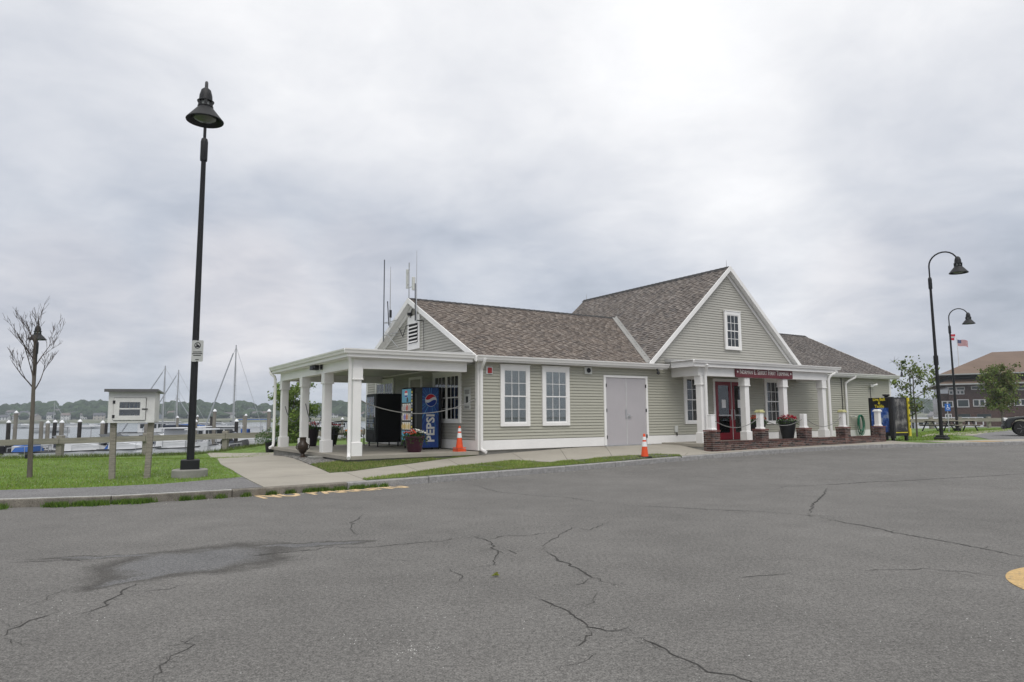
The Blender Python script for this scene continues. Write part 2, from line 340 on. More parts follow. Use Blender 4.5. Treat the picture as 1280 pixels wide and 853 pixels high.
# ------------------------------------------------------------------ site frame and ground heights
YAW = R(57.11); BO = Vector((-1.084, 21.768, .45)); RZ = math.pi/2-YAW
UX = Vector((math.sin(YAW), math.cos(YAW), 0)); VX = Vector((-math.cos(YAW), math.sin(YAW), 0))
def BL(u, v, z=0.): return BO+UX*u+VX*v+Vector((0, 0, z))
def loc_uv(x, y): d = Vector((x, y, BO.z))-BO; return d.dot(UX), d.dot(VX)
def ss(t): t = min(max(t, 0), 1); return t*t*(3-2*t)
def interp(x, xs, ys):
    if x <= xs[0]: return ys[0]
    for i in range(1, len(xs)):
        if x <= xs[i]: return ys[i-1]+(ys[i]-ys[i-1])*(x-xs[i-1])/(xs[i]-xs[i-1])
    return ys[-1]
def E(x, y): return .13*ss((.5*x+y-17)/17)
KU = [-60, -20, -11.82, -10.66, -9.44, -8.3, -7, -5.7, -4.05, -2.37, -.5, 1.1, 3.66, 6.65, 8.1, 11.95, 16.2, 18.5, 20.88, 24.26, 90]
KV = [17.5, -.42, -4.04, -4.50, -4.72, -4.76, -4.74, -4.68, -4.50, -4.20, -3.98, -3.80, -3.45, -3.22, -3.12, -3.10, -3.2, -3.85, -4.76, -5.66, -23.4]
def vk(u): return interp(u, KU, KV)
def T(x, y):
    u, v = loc_uv(x, y); s = v-vk(u); kz = E(x, y)+.14
    A = interp(u, [-7, -1, 4, 8, 20, 23], [.20, .25, .42, .42, .40, .27])
    A2 = A-.47*ss((y-21)/12)*ss((-u-1)/5)
    s0 = interp(u, [6.4, 7.8, 19.0, 19.5], [0, .62, .62, 0]); t = ss((s-s0)/max(-vk(u)-s0-.6*(s0 > 0), .7)) if u > -7 else ss(s/5)
    return kz+(A2-kz)*t

def draped(name, poly, m, parent=None, off=.012, cell=.5, kind='structure', label=None, fn=T, thick=True):
    bm = bmesh.new(); vs = [bm.verts.new((x, y, 0)) for x, y in poly]; bm.faces.new(vs); bm.normal_update(); bmesh.ops.triangulate(bm, faces=bm.faces[:], ngon_method='EAR_CLIP')
    xs = [p[0] for p in poly]; ys = [p[1] for p in poly]
    for ax, lo, hi in ((0, min(xs), max(xs)), (1, min(ys), max(ys))):
        c = lo+cell
        while c < hi:
            nrm = (1, 0, 0) if ax == 0 else (0, 1, 0); co = (c, 0, 0) if ax == 0 else (0, c, 0)
            bmesh.ops.bisect_plane(bm, geom=bm.verts[:]+bm.edges[:]+bm.faces[:], plane_co=co, plane_no=nrm); c += cell
    for v in bm.verts: v.co.z = fn(v.co.x, v.co.y)+off
    bmesh.ops.recalc_face_normals(bm, faces=bm.faces)
    if sum(f.normal.z for f in bm.faces) < 0: bmesh.ops.reverse_faces(bm, faces=bm.faces)
    if thick:
        be = [e for e in bm.edges if e.is_boundary]; r = bmesh.ops.extrude_edge_only(bm, edges=be)
        for g in r['geom']:
            if isinstance(g, bmesh.types.BMVert): g.co.z -= off+.03
    me = bpy.data.meshes.new(name); bm.to_mesh(me); bm.free(); me.materials.append(m)
    o = bpy.data.objects.new(name, me); COL.objects.link(o)
    if kind: o['kind'] = kind
    if parent: o.parent = parent
    if label: o['label'] = label
    return o
def inpoly(x, y, P):
    c = False; j = len(P)-1
    for i in range(len(P)):
        if (P[i][1] > y) != (P[j][1] > y) and x < (P[j][0]-P[i][0])*(y-P[i][1])/(P[j][1]-P[i][1])+P[i][0]: c = not c
        j = i
    return c

# ground to the horizon (harbour bed) and water
g = MB(); g.quad((-4000, -2500, -4.2), (4000, -2500, -4.2), (4000, 5000, -4.2), (-4000, 5000, -4.2)); g.build('ground', mat('harbour_bed', (.08, .075, .06), .95), kind='structure')
WZ = -1.6
BOUND = [(-60, 20), (-40, 27), (-24.8, 31.9), (-11, 37), (0, 41), (15, 50), (40, 61), (110, 66)]
BUV = [loc_uv(x, y) for x, y in BOUND]; BU = [a for a, b in BUV]; BV = [b for a, b in BUV]
wv = MB(); pts = [BL(interp(u, BU, BU), interp(u, BU, BV)-.2) for u in range(-50, 121, 10)]
vs = []; 
far = [(-3500, -900), (-3000, 600), (-2500, 2000), (-1000, 3500)]
wv.quad((-3500, -300, WZ), (3500, -300, WZ), (3500, 4500, WZ), (-3500, 4500, WZ)); wv.build('water', water_m, kind='structure')
# land sheet between the kerb and the harbour edge
lm = MB(); cols = []; u = -45.
while u <= 95: cols.append(u); u += .5 if -22 < u < 30 else 2.5
NR = 60
for u in cols:
    v0 = vk(u)+.10; v1 = interp(u, BU, BV)
    for k in range(NR+1):
        t = (k/NR)**1.25; v = v0+(v1-v0)*t; p = BL(u, v); lm.v.append((p.x, p.y, T(p.x, p.y)-.004))
    p = BL(u, v1); lm.v.append((p.x, p.y, -5))
    p = BL(u, v0); lm.v.append((p.x, p.y, -1))
n_ = NR+3
for i in range(len(cols)-1):
    for k in range(NR+1): lm.f.append((i*n_+k, (i+1)*n_+k, (i+1)*n_+k+1, i*n_+k+1))
    lm.f.append((i*n_, i*n_+NR+2, (i+1)*n_+NR+2, (i+1)*n_))
lm.build('lawn', lawn_m, kind='structure')
# road: the whole near side up to the kerb
rm = MB(); NRR = 40
cols2 = [c for c in cols]
for u in cols2:
    v1 = vk(u)+.12; v0 = -70
    for k in range(NRR+1):
        t = 1-(1-k/NRR)**2; v = v0+(v1-v0)*t; p = BL(u, v); rm.v.append((p.x, p.y, E(p.x, p.y)))
for i in range(len(cols2)-1):
    for k in range(NRR): a = i*(NRR+1)+k; b = (i+1)*(NRR+1)+k; rm.f.append((a, b, b+1, a+1))
rm.build('road', road_m, kind='structure'); road = bpy.data.objects['road']
# kerb of granite blocks
kerb = bpy.data.objects.new('kerb', None); COL.objects.link(kerb); kerb['kind'] = 'structure'
path = []; u = -22.
while u < 60: p = BL(u, vk(u)); path.append(Vector((p.x, p.y, 0))); u += .1
acc = 0; last = path[0]; stones = [path[0]]
L0 = 2.05
for p in path:
    acc += (p-last).length; last = p
    if acc >= L0: stones.append(p); acc = 0; L0 = random.choice((1.95, 2.1, 2.3))
for a, b in zip(stones[:-1], stones[1:]):
    d = (b-a); ln = d.length-.018; d.normalize(); nrm = Vector((-d.y, d.x, 0)); h = .145+random.uniform(-.004, .006)
    za, zb = E(a.x, a.y), E(b.x, b.y); m = MB()
    a2 = a+d*.009; b2 = a2+d*ln; W = .15; bt = .018
    rings = []
    K = 6
    for i in range(K+1):
        q = a2+(b2-a2)*(i/K); z = za+(zb-za)*i/K; j = random.uniform(-.004, .004)
        prof = [(j, -.12), (j, h-bt), (bt+j, h+j), (W-.01, h+.002), (W, h-.01), (W, -.12)]
        rings.append([tuple(q+nrm*x+Vector((0, 0, z+y))) for x, y in prof])
    m.loft(rings); um = loc_uv((a.x+b.x)/2, (a.y+b.y)/2)[0]
    ks = m.build('kerb_stone', dirty_m if um < -5.5 else granite_m, kerb, fix=True)
    if um < -7.4:
        m = MB(); m.loft([[tuple(q+nrm*x+Vector((0, 0, E(q.x, q.y)+h+z))) for x, z in ((.015, .004), (.07, .006), (.07, -.01), (.015, -.01))] for q in (a2, b2)]); m.build('painted_edge', mat('chalky_edge_paint', (.46, .46, .44), .8, .25, 5, fine=.2), ks, fix=True)
def kerb_back(u, off=.15):
    p = BL(u, vk(u)+off); return (p.x, p.y)
# sheets on the land
def onT(x, y):                         # the point of the ground seen in direction (x, y)
    z = .2
    for i in range(12): p = on(x, y, z); z = T(p.x, p.y)
    return (p.x, p.y)
PT = lambda l: [onT(x, y) for x, y in l]
kb = lambda a, b, s=.5: [kerb_back(a+(b-a)*i/max(1, int(abs(b-a)/s))) for i in range(int(abs(b-a)/s)+1)]
gl_uv = lambda u, v: (BL(u, v).x, BL(u, v).y)
walkL = PT([(258, 566), (263, 571), (276, 581), (293, 590), (303, 596)])
u_corner = loc_uv(*onT(325, 608.3))[0]
draped('asphalt_path', kb(-19, u_corner)+PT([(303, 597), (200, 606), (100, 610.5), (0, 613.5), (-120, 617)])+[(-17, 11.4)], walk_asphalt_m, off=.012)
pave = kb(u_corner+.02, 8.6)+[gl_uv(8.6, .1), gl_uv(-4.0, .1), gl_uv(-4.0, 9.0)]+PT([(345, 566)])+walkL
draped('pavement', pave, concrete_m, off=.012)
va = PT([(453, 600.2), (500, 594), (522, 590.8), (563, 584.5), (600, 581), (640, 576), (687, 570), (753, 564.5), (819, 561.5), (849, 561.5), (852, 566.5)])
low_grass = va+kb(loc_uv(*va[-1])[0], loc_uv(*va[0])[0])
draped('kerb_paving', kb(7.4, 19.4)+[gl_uv(19.4, -2.45), gl_uv(7.4, -2.45)], concrete_m, off=.015)
draped('grass_verge', low_grass, strip_m, off=.026)
porch_grass = PT([(388, 582), (412, 592), (440, 590), (480, 584.5), (520, 579.5), (560, 574), (596, 570)])+[gl_uv(-.2, .02), gl_uv(-4.0, .02), gl_uv(-4.1, .8)]
draped('porch_verge', porch_grass, strip_m, off=.026)
gravel_poly = PT([(388, 582), (345, 569)])+[gl_uv(-4.3, 7.2), gl_uv(-4.1, 7.0), gl_uv(-4.1, .8)]
draped('gravel_bed', gravel_poly, mulch_m, off=.028)
# pavement joints (recessed dark lines)
def strip_line(name, pts, wd, m, fn, off, parent=None, jag=0., taper=False):
    mb = MB(); P = []
    for a, b in zip(pts[:-1], pts[1:]):
        k = max(1, int(math.dist(a, b)/(.06 if jag else .4)))
        for i in range(k): P.append((a[0]+(b[0]-a[0])*i/k, a[1]+(b[1]-a[1])*i/k))
    P.append(pts[-1]); n = len(P)
    if jag: P = [(x+jag*noise.noise(Vector((x*9, y*9, 3)))*1.6+random.uniform(-jag, jag)*.25, y+jag*noise.noise(Vector((x*9, y*9, 9)))*1.6+random.uniform(-jag, jag)*.25) for x, y in P]
    for i, (x, y) in enumerate(P):
        d = Vector((P[min(i+1, n-1)][0]-P[max(i-1, 0)][0], P[min(i+1, n-1)][1]-P[max(i-1, 0)][1])).normalized(); nr = Vector((-d.y, d.x))
        k = wd/2*(random.uniform(.45, 1.25) if jag else 1)
        if taper: k *= min(1, .15+3*min(i, n-1-i)/n*1.2)
        for s_ in (-1, 1): q = (x+nr.x*k*s_, y+nr.y*k*s_); mb.v.append((q[0], q[1], fn(q[0], q[1])+off))
    for i in range(n-1): mb.f.append((2*i, 2*i+1, 2*i+3, 2*i+2))
    return mb.build(name, m, parent, kind=None if parent else 'structure')
pv = bpy.data.objects['pavement']
for a, b in (((292, 589), (370, 584)), ((410, 592), (345, 597.5)), ((345, 597.5), (300, 599)), ((430, 590.5), (455, 600)), ((505, 582), (525, 590)), ((560, 575), (575, 583)), ((640, 567), (655, 574)), ((700, 562), (712, 568)), ((755, 558), (765, 563.5)), ((860, 560), (856, 568))):
    strip_line('joint', PT([a, b]), .012, crack_m, T, .0135, pv)
CRACKS=[(1.6,[(0.33,7.88),(0.46,7.5),(0.61,7.03),(0.74,6.59),(0.84,6.39),(0.96,6.27)]),(0.7,[(0.33,7.88),(0.38,8.29),(0.48,8.56),(0.59,8.89),(0.81,9.48),(1.01,9.25),(1.42,10.07)]),(1.8,[(0.17,5.94),(0.27,5.76),(0.37,5.56),(0.44,5.36),(0.51,5.26),(0.54,5.05),(0.65,4.98),(0.8,4.99)]),(1.2,[(0.54,5.05),(0.49,4.85),(0.44,4.68),(0.37,4.65)]),(0.8,[(0.53,4.55),(0.47,4.43),(0.39,4.36),(0.27,4.27)]),(1.1,[(-0.66,8.8),(-0.49,8.79),(-0.33,8.59),(-0.24,8.32),(-0.23,7.98),(-0.16,7.82),(-0.21,7.52),(-0.2,7.18),(-0.13,7.11)]),(0.7,[(-0.33,8.59),(-0.15,8.84),(0.13,8.87),(0.38,9.02),(0.67,9.09)]),(0.8,[(-0.16,7.98),(-0.05,7.89),(0.05,7.7)]),(0.6,[(-0.66,7.01),(-0.57,6.82),(-0.49,6.7),(-0.5,6.43)]),(0.8,[(-2.41,8.06),(-2.12,8.18),(-1.64,8.16),(-1.13,8.44),(-0.88,8.52),(-0.66,8.74)]),(0.6,[(-2.36,10.96),(-2.3,10.38),(-2.34,10.12),(-2.17,9.39),(-2.01,8.95)]),(0.5,[(-1.36,7.49),(-1.2,7.42),(-1.01,7.34)]),(0.6,[(0.73,6.06),(0.66,5.79),(0.59,5.59)]),(0.7,[(0.73,6.56),(0.61,6.38),(0.48,6.22)]),(0.6,[(-1.0,15.75),(-0.34,13.99),(0.46,13.22),(0.97,12.97),(1.4,12.32),(1.87,11.77)]),(0.8,[(1.87,11.77),(2.59,11.45),(3.26,11.11),(3.83,10.9),(4.39,10.5),(4.49,10.3)]),(1.3,[(4.49,10.3),(4.6,9.76),(4.79,9.29),(4.84,8.92),(4.98,8.55),(5.13,8.19),(5.23,7.81),(5.34,7.35),(5.45,6.99)]),(0.9,[(6.44,14.25),(5.88,13.15),(5.2,12.0),(4.8,11.22),(4.43,10.43)]),(0.9,[(5.27,14.03),(5.75,14.61),(6.72,14.86),(8.02,15.41),(8.78,15.54),(10.15,16.04),(12.36,16.76),(13.47,17.02)]),(1.6,[(0.84,4.9),(0.91,4.7),(0.97,4.55),(1.07,4.43),(1.11,4.32),(1.16,4.22),(1.26,4.17),(1.33,4.05),(1.36,3.9)]),(0.6,[(0.65,4.98),(0.83,5.07),(0.84,4.9)]),(0.8,[(2.05,6.48),(2.19,6.56),(2.4,6.64),(2.59,6.67)]),(0.8,[(3.29,6.78),(3.6,6.84),(3.98,6.83),(4.31,6.69),(4.5,6.49),(4.61,6.33)]),(1.3,[(-3.57,4.94),(-3.58,5.0),(-3.63,5.1),(-3.61,5.19),(-3.64,5.34),(-3.62,5.46),(-3.58,5.57)]),(1,[(-3.55,4.91),(-3.46,4.85),(-3.36,4.78)]),(1.5,[(-3.4,5.46),(-3.33,5.57),(-3.31,5.73),(-3.38,5.9),(-3.41,6.08),(-3.44,6.27),(-3.48,6.47)]),(0.7,[(-3.39,6.17),(-3.23,6.19),(-3.1,6.26),(-2.98,6.42),(-2.87,6.52)]),(0.8,[(-5.56,7.37),(-5.42,7.42),(-5.18,7.48),(-4.77,7.54),(-4.31,7.49)]),(0.6,[(-3.97,5.71),(-3.93,5.87),(-3.99,6.14),(-3.97,6.25),(-3.9,6.38)]),(0.9,[(-2.05,4.02),(-2.08,4.12),(-2.13,4.29),(-2.17,4.43),(-2.16,4.55),(-2.14,4.66),(-2.2,4.8),(-2.21,4.97)]),(0.8,[(-2.98,7.62),(-2.67,7.83),(-2.27,8.05),(-2.09,8.27)])]
for wd, l in CRACKS:
    dist = sum(p[1] for p in l)/len(l)
    strip_line('crack', l, wd*.0115*max(.8, dist/6)**1.25, crack_m, E, .004, road, jag=.034, taper=True)
    if wd >= .8 and dist < 14:
        for k in range(int(len(l)*.8)):
            i = random.randrange(len(l)-1); f = random.random(); p0 = (l[i][0]+(l[i+1][0]-l[i][0])*f, l[i][1]+(l[i+1][1]-l[i][1])*f); an = random.uniform(0, 6.28); q = [p0]; ln_ = random.uniform(.06, .22)*max(1, dist/7)
            for j in range(3): an += random.uniform(-.7, .7); q.append((q[-1][0]+math.cos(an)*ln_/3, q[-1][1]+math.sin(an)*ln_/3))
            strip_line('crack', q, .0045*max(.8, dist/6)**1.25, crack_m, E, .0042, road, jag=.02, taper=True)
# faded hatched kerb lettering
pk0 = on(327, 623.2, .004); pk1 = on(512, 609.0, .004); pd = (pk1-pk0); pl_ = pd.length; pd.normalize(); pn = Vector((-pd.y, pd.x, 0))
wt = text('NO PARKING', .62, yellow_worn, road, basis((pk0.x, pk0.y, .0035), pd, pn*1.75, (0, 0, 1)), name='road_lettering', depth=.0, align='LEFT', bold=.022)
wx = max(v.co.dot(pd)-pk0.dot(pd) for v in wt.data.vertices); 
for v in wt.data.vertices: v.co = v.co+pd*((v.co-pk0).dot(pd)*(pl_/wx-1))+pn*.30; v.co.z = .004
# tan painted ring at the right edge
mb = MB(); c = Vector((5.41, 5.90)); n = 64
for k in range(n):
    a = 2*math.pi*k/n
    for r_ in (.84, 1.06): mb.v.append((c.x+r_*math.cos(a), c.y+r_*math.sin(a), .004))
for k in range(n): j = (k+1) % n; mb.f.append((2*k, 2*k+1, 2*j+1, 2*j))
mb.build('painted_ring', ring_m, road)
# right hand walk, lot and tan ramp panel
draped('side_path', [gl_uv(20.6, -4.3)]+[kerb_back(u) for u in (22, 24, 27, 31, 36, 45)]+[gl_uv(45, -9.6), gl_uv(36, -6.9), gl_uv(30, -5.4), gl_uv(25, -3.9), gl_uv(21, -3.0)], concrete_m, off=.012)
P3 = lambda l, z=.27: [(on(x, y, z).x, on(x, y, z).y) for x, y in l]
draped('parking_lot', P3([(1236, 549.5), (1216, 545.5), (1232, 541), (1262, 538), (1340, 536), (1460, 536), (1460, 549)]), walk_asphalt_m, off=.014, cell=2)
draped('lamp_path', P3([(1150, 546.5), (1172, 543.8), (1215, 545.0), (1236, 541), (1268, 537.6), (1262, 536.6), (1200, 541), (1160, 543)]), concrete_m, off=.018, cell=2)
for ua, ub in ((22.15, 22.75), (22.77, 23.40)):
    draped('ramp_panel', [kerb_back(ua, .17), kerb_back(ub, .17), kerb_back(ub, .85), kerb_back(ua, .85)], mat('tan_tactile', (.42, .28, .13), .8, .1, 5), off=.022)

# ------------------------------------------------------------------ the ferry terminal
B = thing('ferry_terminal', 'single storey beige clapboard ferry terminal with grey brown shingle roofs and white porches', 'building', BO, RZ)
DEP = 9.7; RV = 4.85; ZR = 5.55; SL = (ZR-2.98)/(RV+.3); UE = 24.25
GC = 12.0; GZ = 7.22; GH = 4.42; GS = (GZ-3.05)/(GH+.3)     # big gable: centre, ridge height, half width of wall
BACK = 9.3
def wall_core():
    m = MB(); m.box(.05, UE-.05, .05, DEP-.05, -.03, 2.9)
    m.prism([(.05, 2.9), (DEP-.05, 2.9), (RV, 2.9+SL*RV-.18)], .05, UE-.05, 'x')
    m.prism([(GC-GH+.05, 2.9), (GC+GH-.05, 2.9), (GC, 2.9+GS*GH-.12)], .06, BACK, 'y')
    m.build('wall_core', siding_m, B)
wall_core()
fm = MB(); fm.box(.04, UE-.04, .04, DEP-.04, -.9, -.03); fm.build('foundation', found_m, B)
# clapboards, one mesh per length, laid row by row
EXPO = .1016
def board_mesh(L, m):                      # along +x, face towards -y, drip edge proud
    b = MB(); b.prism([(-.002, .002), (-.002, .015), (-.027, .017), (-.029, .026), (-.010, EXPO+.002), (.03, EXPO+.002), (.03, .002)], 0, L, 'x')
    return b.mesh('siding_board', m)
def rows_front(u0, u1, z0, z1, v, m):
    cache = {}; z = z0; r = 0
    while z < z1-.01:
        x = u0; first = (1.9, 3.66, 2.8, 3.2)[r % 4]; k = 0
        while x < u1-.01:
            L = min(first if k == 0 else 3.66, u1-x); L = u1-x if u1-x-L < .5 else L; key = round(L, 3)
            if key not in cache: cache[key] = board_mesh(L-.002, m)
            o = bpy.data.objects.new('siding_board', cache[key]); COL.objects.link(o); o.parent = B; o.location = (x, v-.002*(k % 2), z+random.uniform(-.0012, .0012)); x += L; k += 1
        z += EXPO; r += 1
def board_local(fn_lo_hi, z0, z1, place, m):
    z = z0
    while z < z1:
        lo, hi = fn_lo_hi(z+EXPO*.5)
        if hi-lo > .08:
            b = MB(); b.prism([(-.002, .002), (-.002, .015), (-.027, .017), (-.029, .026), (-.010, EXPO+.002), (.03, EXPO+.002), (.03, .002)], lo, hi, 'x')
            o = b.build('siding_board', m, B); place(o, z)
        z += EXPO
rows_front(.12, UE-.1, .31, 2.86, 0, siding_m)
# left gable: boards run along v, faces -u : rotate -90 about z
def pl_left(o, z): o.location = (0, DEP, z); o.rotation_euler = (0, 0, -math.pi/2)
board_local(lambda z: (.12, DEP-.12) if z < 3.0 else ((z-2.95)/SL*1.0+.02, DEP-(z-2.95)/SL-.02), .31, 5.42, pl_left, siding_g)
# big front gable
def pl_front(o, z): o.location = (0, -.03, z)
board_local(lambda z: (GC-(GZ-.16-z)/GS, GC+(GZ-.16-z)/GS) if z > 3.2 else (GC-GH, GC+GH), 2.95, 7.02, pl_front, siding_g)
# right gable (plain) and back wall
m = MB(); m.prism([(.05, -.03), (DEP-.05, -.03), (DEP-.05, 2.95), (RV, 2.95+SL*RV-.15), (.05, 2.95)], UE-.04, UE, 'x'); m.build('end_wall', siding_g, B)
m = MB(); m.box(.05, UE-.05, DEP-.04, DEP, -.03, 2.95); m.build('rear_wall', siding_m, B)
# skirt boards and corner boards
def bx(name, x0, x1, y0, y1, z0, z1, m=white, parent=None, b=.006, label=None):
    mb = MB(); mb.bbox(x0, x1, y0, y1, z0, z1, b); return mb.build(name, m, parent or B, label=label)
for a, b_ in ((.14, 5.17), (7.32, 10.93), (13.1, UE-.1)): bx('skirt_board', a, b_, -.032, .03, .0, .305)
bx('skirt_board', -.032, .03, .14, 4.05, -.0, .305); bx('skirt_board', -.032, .03, 5.25, DEP-.1, -.0, .305)
bx('corner_board', -.04, .135, -.04, .0, -.0, 2.95); bx('corner_board', -.04, .0, .0, .135, -.0, 2.95)
bx('corner_board', UE-.12, UE+.03, -.04, .0, -.0, 2.95); bx('corner_board', -.04, 0, DEP-.13, DEP+.03, -.0, 2.95)
bx('frieze_board', .14, 8.2, -.03, .0, 2.80, 2.86); bx('frieze_board', 17.3, UE-.12, -.03, .0, 2.80, 2.86)

# shingles
PAL = [(.33, .29, .255), (.28, .25, .225), (.38, .34, .30), (.25, .23, .215), (.32, .285, .255), (.40, .365, .33), (.27, .24, .215), (.34, .31, .28)]
def shingle_slope(org, eave, up, L_up, lo, hi, warm=1., name='shingles'):
    # org: a corner at the eave; eave/up: unit vectors; lo(t)/hi(t): extent along the eave at height t up the slope
    org, eave, up = Vector(org), Vector(eave), Vector(up); nrm = eave.cross(up)
    if nrm.z < 0: nrm = -nrm
    m = MB(); t = 0; cexp = .142; row = 0; tooth = False; rnd = random.Random(hash(name+str(L_up)) % 1000)
    while t < L_up-.02:
        t1 = min(t+cexp+.02, L_up); a, b = lo(t+cexp/2), hi(t+cexp/2)
        if b-a > .03:
            s = a-rnd.uniform(0, .25)
            while s < b:
                wdt = rnd.choice((.15, .18, .21)); tooth = not tooth; s0, s1 = max(s, a), min(s+wdt-.006, b)
                if s1-s0 > .015:
                    h = .030 if tooth else .007; drop = .012 if tooth else 0
                    c = rnd.choice(PAL); k = rnd.uniform(.86, 1.10)*(1.06 if tooth else .90); c = (c[0]*k*warm*1.03, c[1]*k, c[2]*k/warm); m.cur = c
                    P = lambda x, y, z: tuple(org+eave*x+up*y+nrm*z)
                    m.add([P(s0, t-drop, -.01), P(s1, t-drop, -.01), P(s1, t1, -.004), P(s0, t1, -.004), P(s0, t-drop, h), P(s1, t-drop, h), P(s1, t1, .002), P(s0, t1, .002)],
                          [(4, 5, 6, 7), (0, 1, 5, 4), (1, 2, 6, 5), (3, 0, 4, 7)])
                s += wdt
        t += cexp; row += 1
    return m.build(name, shingle_m, B, kind='stuff')
def slab(name, P, th, m=flash_m, parent=B):      # roof deck below a planar outline
    P = [Vector(p) for p in P]; n = (P[1]-P[0]).cross(P[2]-P[0]).normalized()
    if n.z < 0: n = -n
    k = len(P); mb = MB(); mb.add([tuple(p-n*.006) for p in P]+[tuple(p-n*th) for p in P], [tuple(range(k)), tuple(range(k, 2*k))[::-1]]+[(i, k+i, k+(i+1) % k, (i+1) % k) for i in range(k)])
    return mb.build(name, m, parent, fix=True)
deck_m = mat('roof_deck', (.12, .11, .10), .9, .1)
su = Vector((0, 1, SL)).normalized(); LU = math.hypot(RV+.3, ZR-2.98)
EZ = 2.98
zat = lambda v: EZ+SL*(v+.3)
def valleyL(z): return GC-(GZ-z)/GS            # where the big roof's left slope is at height z
def mainhi(t): z = EZ+su.z*t; return valleyL(z)+.02
shingle_slope((0, -.30, EZ), (1, 0, 0), su, LU, lambda t: -.26, mainhi, 1.02)
slab('roof_deck', [(-.27, -.30, EZ), (valleyL(EZ)+.1, -.30, EZ), (valleyL(ZR)+.3, RV, ZR), (-.27, RV, ZR)], .10, deck_m)
def valleyR(z): return GC+(GZ-z)/GS
shingle_slope((0, -.30, EZ), (1, 0, 0), su, LU, lambda t: valleyR(EZ+su.z*t)-.02, lambda t: UE+.28, .96)
slab('roof_deck', [(valleyR(EZ)-.1, -.30, EZ), (UE+.29, -.30, EZ), (UE+.29, RV, ZR), (valleyR(ZR)-.3, RV, ZR)], .10, deck_m)
sb_ = Vector((0, -1, SL)).normalized()
slab('roof_deck', [(-.27, DEP+.30, EZ), (UE+.29, DEP+.30, EZ), (UE+.29, RV, ZR), (-.27, RV, ZR)], .10, deck_m)
shingle_slope((0, DEP+.30, EZ), (1, 0, 0), sb_, LU, lambda t: -.26, lambda t: UE+.28)
# big roof slopes
gz0 = 3.05; gL = math.hypot(GH+.3, GZ-gz0); gu = Vector((GH+.3, 0, GZ-gz0)).normalized(); gu2 = Vector((-(GH+.3), 0, GZ-gz0)).normalized()
def gfront(t): return -.28
def gleft_hi(t):
    return BACK
def gleft_lo(t):      # clipped by main slope: main roof is above big roof where v < valley v
    return -.26
# left slope; below the main ridge only the part in front of the valley (small) and behind is hidden in the main roof
def gl_lo(t): z = gz0+gu.z*t; return -.26
def gl_hi(t): z = gz0+gu.z*t; return BACK if z > ZR else min(BACK, (z-EZ)/SL-.3+.05)
shingle_slope((GC-GH-.3, 0, gz0), (0, 1, 0), gu, gL, gl_lo, gl_hi, .98)
shingle_slope((GC+GH+.3, 0, gz0), (0, 1, 0), gu2, gL, gl_lo, gl_hi, .98)
for s in (-1, 1): slab('roof_deck', [(GC+s*(GH+.3), -.27, gz0), (GC+s*(GH+.3), BACK+.1, gz0), (GC, BACK+.1, GZ), (GC, -.27, GZ)], .09, deck_m)
# ridge caps
def ridge(p0, p1, w=.15):
    p0, p1 = Vector(p0), Vector(p1); d = (p1-p0).normalized(); s = Vector((-d.y, d.x, 0)).normalized(); n = int((p1-p0).length/.25); m = MB()
    for i in range(n):
        a = p0+(p1-p0)*i/n; b = p0+(p1-p0)*(i+1.12)/n; k = .012*(i % 2)
        sl = SL if abs(d.y) < .5 else GS
        r = [[tuple(q+s*x+Vector((0, 0, z+.02+kk))) for x, z in ((-w, -w*sl), (0, .012), (w, -w*sl), (0, -.035))] for q, kk in ((a, .0), (b, .014))]
        m.loft(r)
    m.build('ridge_cap', ridge_m, B, fix=True)
ridge((-.27, RV, ZR), (valleyL(ZR)+.05, RV, ZR)); ridge((GC, -.27, GZ), (GC, BACK+.1, GZ)); ridge((valleyR(ZR), RV, ZR), (UE+.29, RV, ZR))
# valley flashing
def flash(a, b, w0, name='valley_flashing'):
    a, b = Vector(a), Vector(b); m = MB(); s = Vector((1, 0, 0)); o = Vector((0, 0, .034))
    up1 = Vector((-w0, 0, 0)); p = [a+o, b+o]
    m.loft([[tuple(q+Vector((-w0, 0, .004))), tuple(q), tuple(q+Vector((w0*.55, 0, w0*.55*GS+.004))), tuple(q+Vector((w0*.55, 0, w0*.55*GS-.03))), tuple(q+Vector((0, 0, -.03))), tuple(q+Vector((-w0, 0, -.03)))] for q in p])
    m.build(name, flash_m, B, fix=True)
flash((valleyL(EZ+.02), -.27, EZ+.02), (valleyL(ZR), RV, ZR), .17)
# rake boards
def rake(p0, p1, dpt, h, name='rake_board', parent=B, axis='v'):
    p0, p1 = Vector(p0), Vector(p1); th = Vector((dpt, 0, 0)) if axis == 'u' else Vector((0, dpt, 0)); dn = Vector((0, 0, -h)); m = MB()
    m.loft([[tuple(q), tuple(q+th), tuple(q+th+dn), tuple(q+dn)] for q in (p0, p1)]); return m.build(name, white, parent, fix=True)
o_ = .012
for v0, v1 in ((-.36, RV), (DEP+.36, RV)):
    z0 = EZ+SL*(-.06)+.03
    rake((-.30, v0, z0), (-.30, v1, ZR+.03), .035, .20, axis='u'); rake((-.265, v0, z0-.03), (-.265, v1, ZR), .06, .11, 'rake_moulding', axis='u')
    rake((-.05, v0+(.30 if v1 > v0 else -.30), z0-.09+.15*.9), (-.05, v1, ZR-.16), .035, .17, 'frieze_board', axis='u')
    rake((UE+.28, v0, z0), (UE+.28, v1, ZR+.03), .03, .20, axis='u')
    m = MB(); s0 = Vector((-.27, v0, z0-.14)); s1 = Vector((-.27, v1, ZR-.11)); m.loft([[tuple(q), tuple(q+Vector((.27, 0, 0))), tuple(q+Vector((.27, 0, -.02))), tuple(q+Vector((0, 0, -.02)))] for q in (s0, s1)]); m.build('rake_soffit', white, B, fix=True)
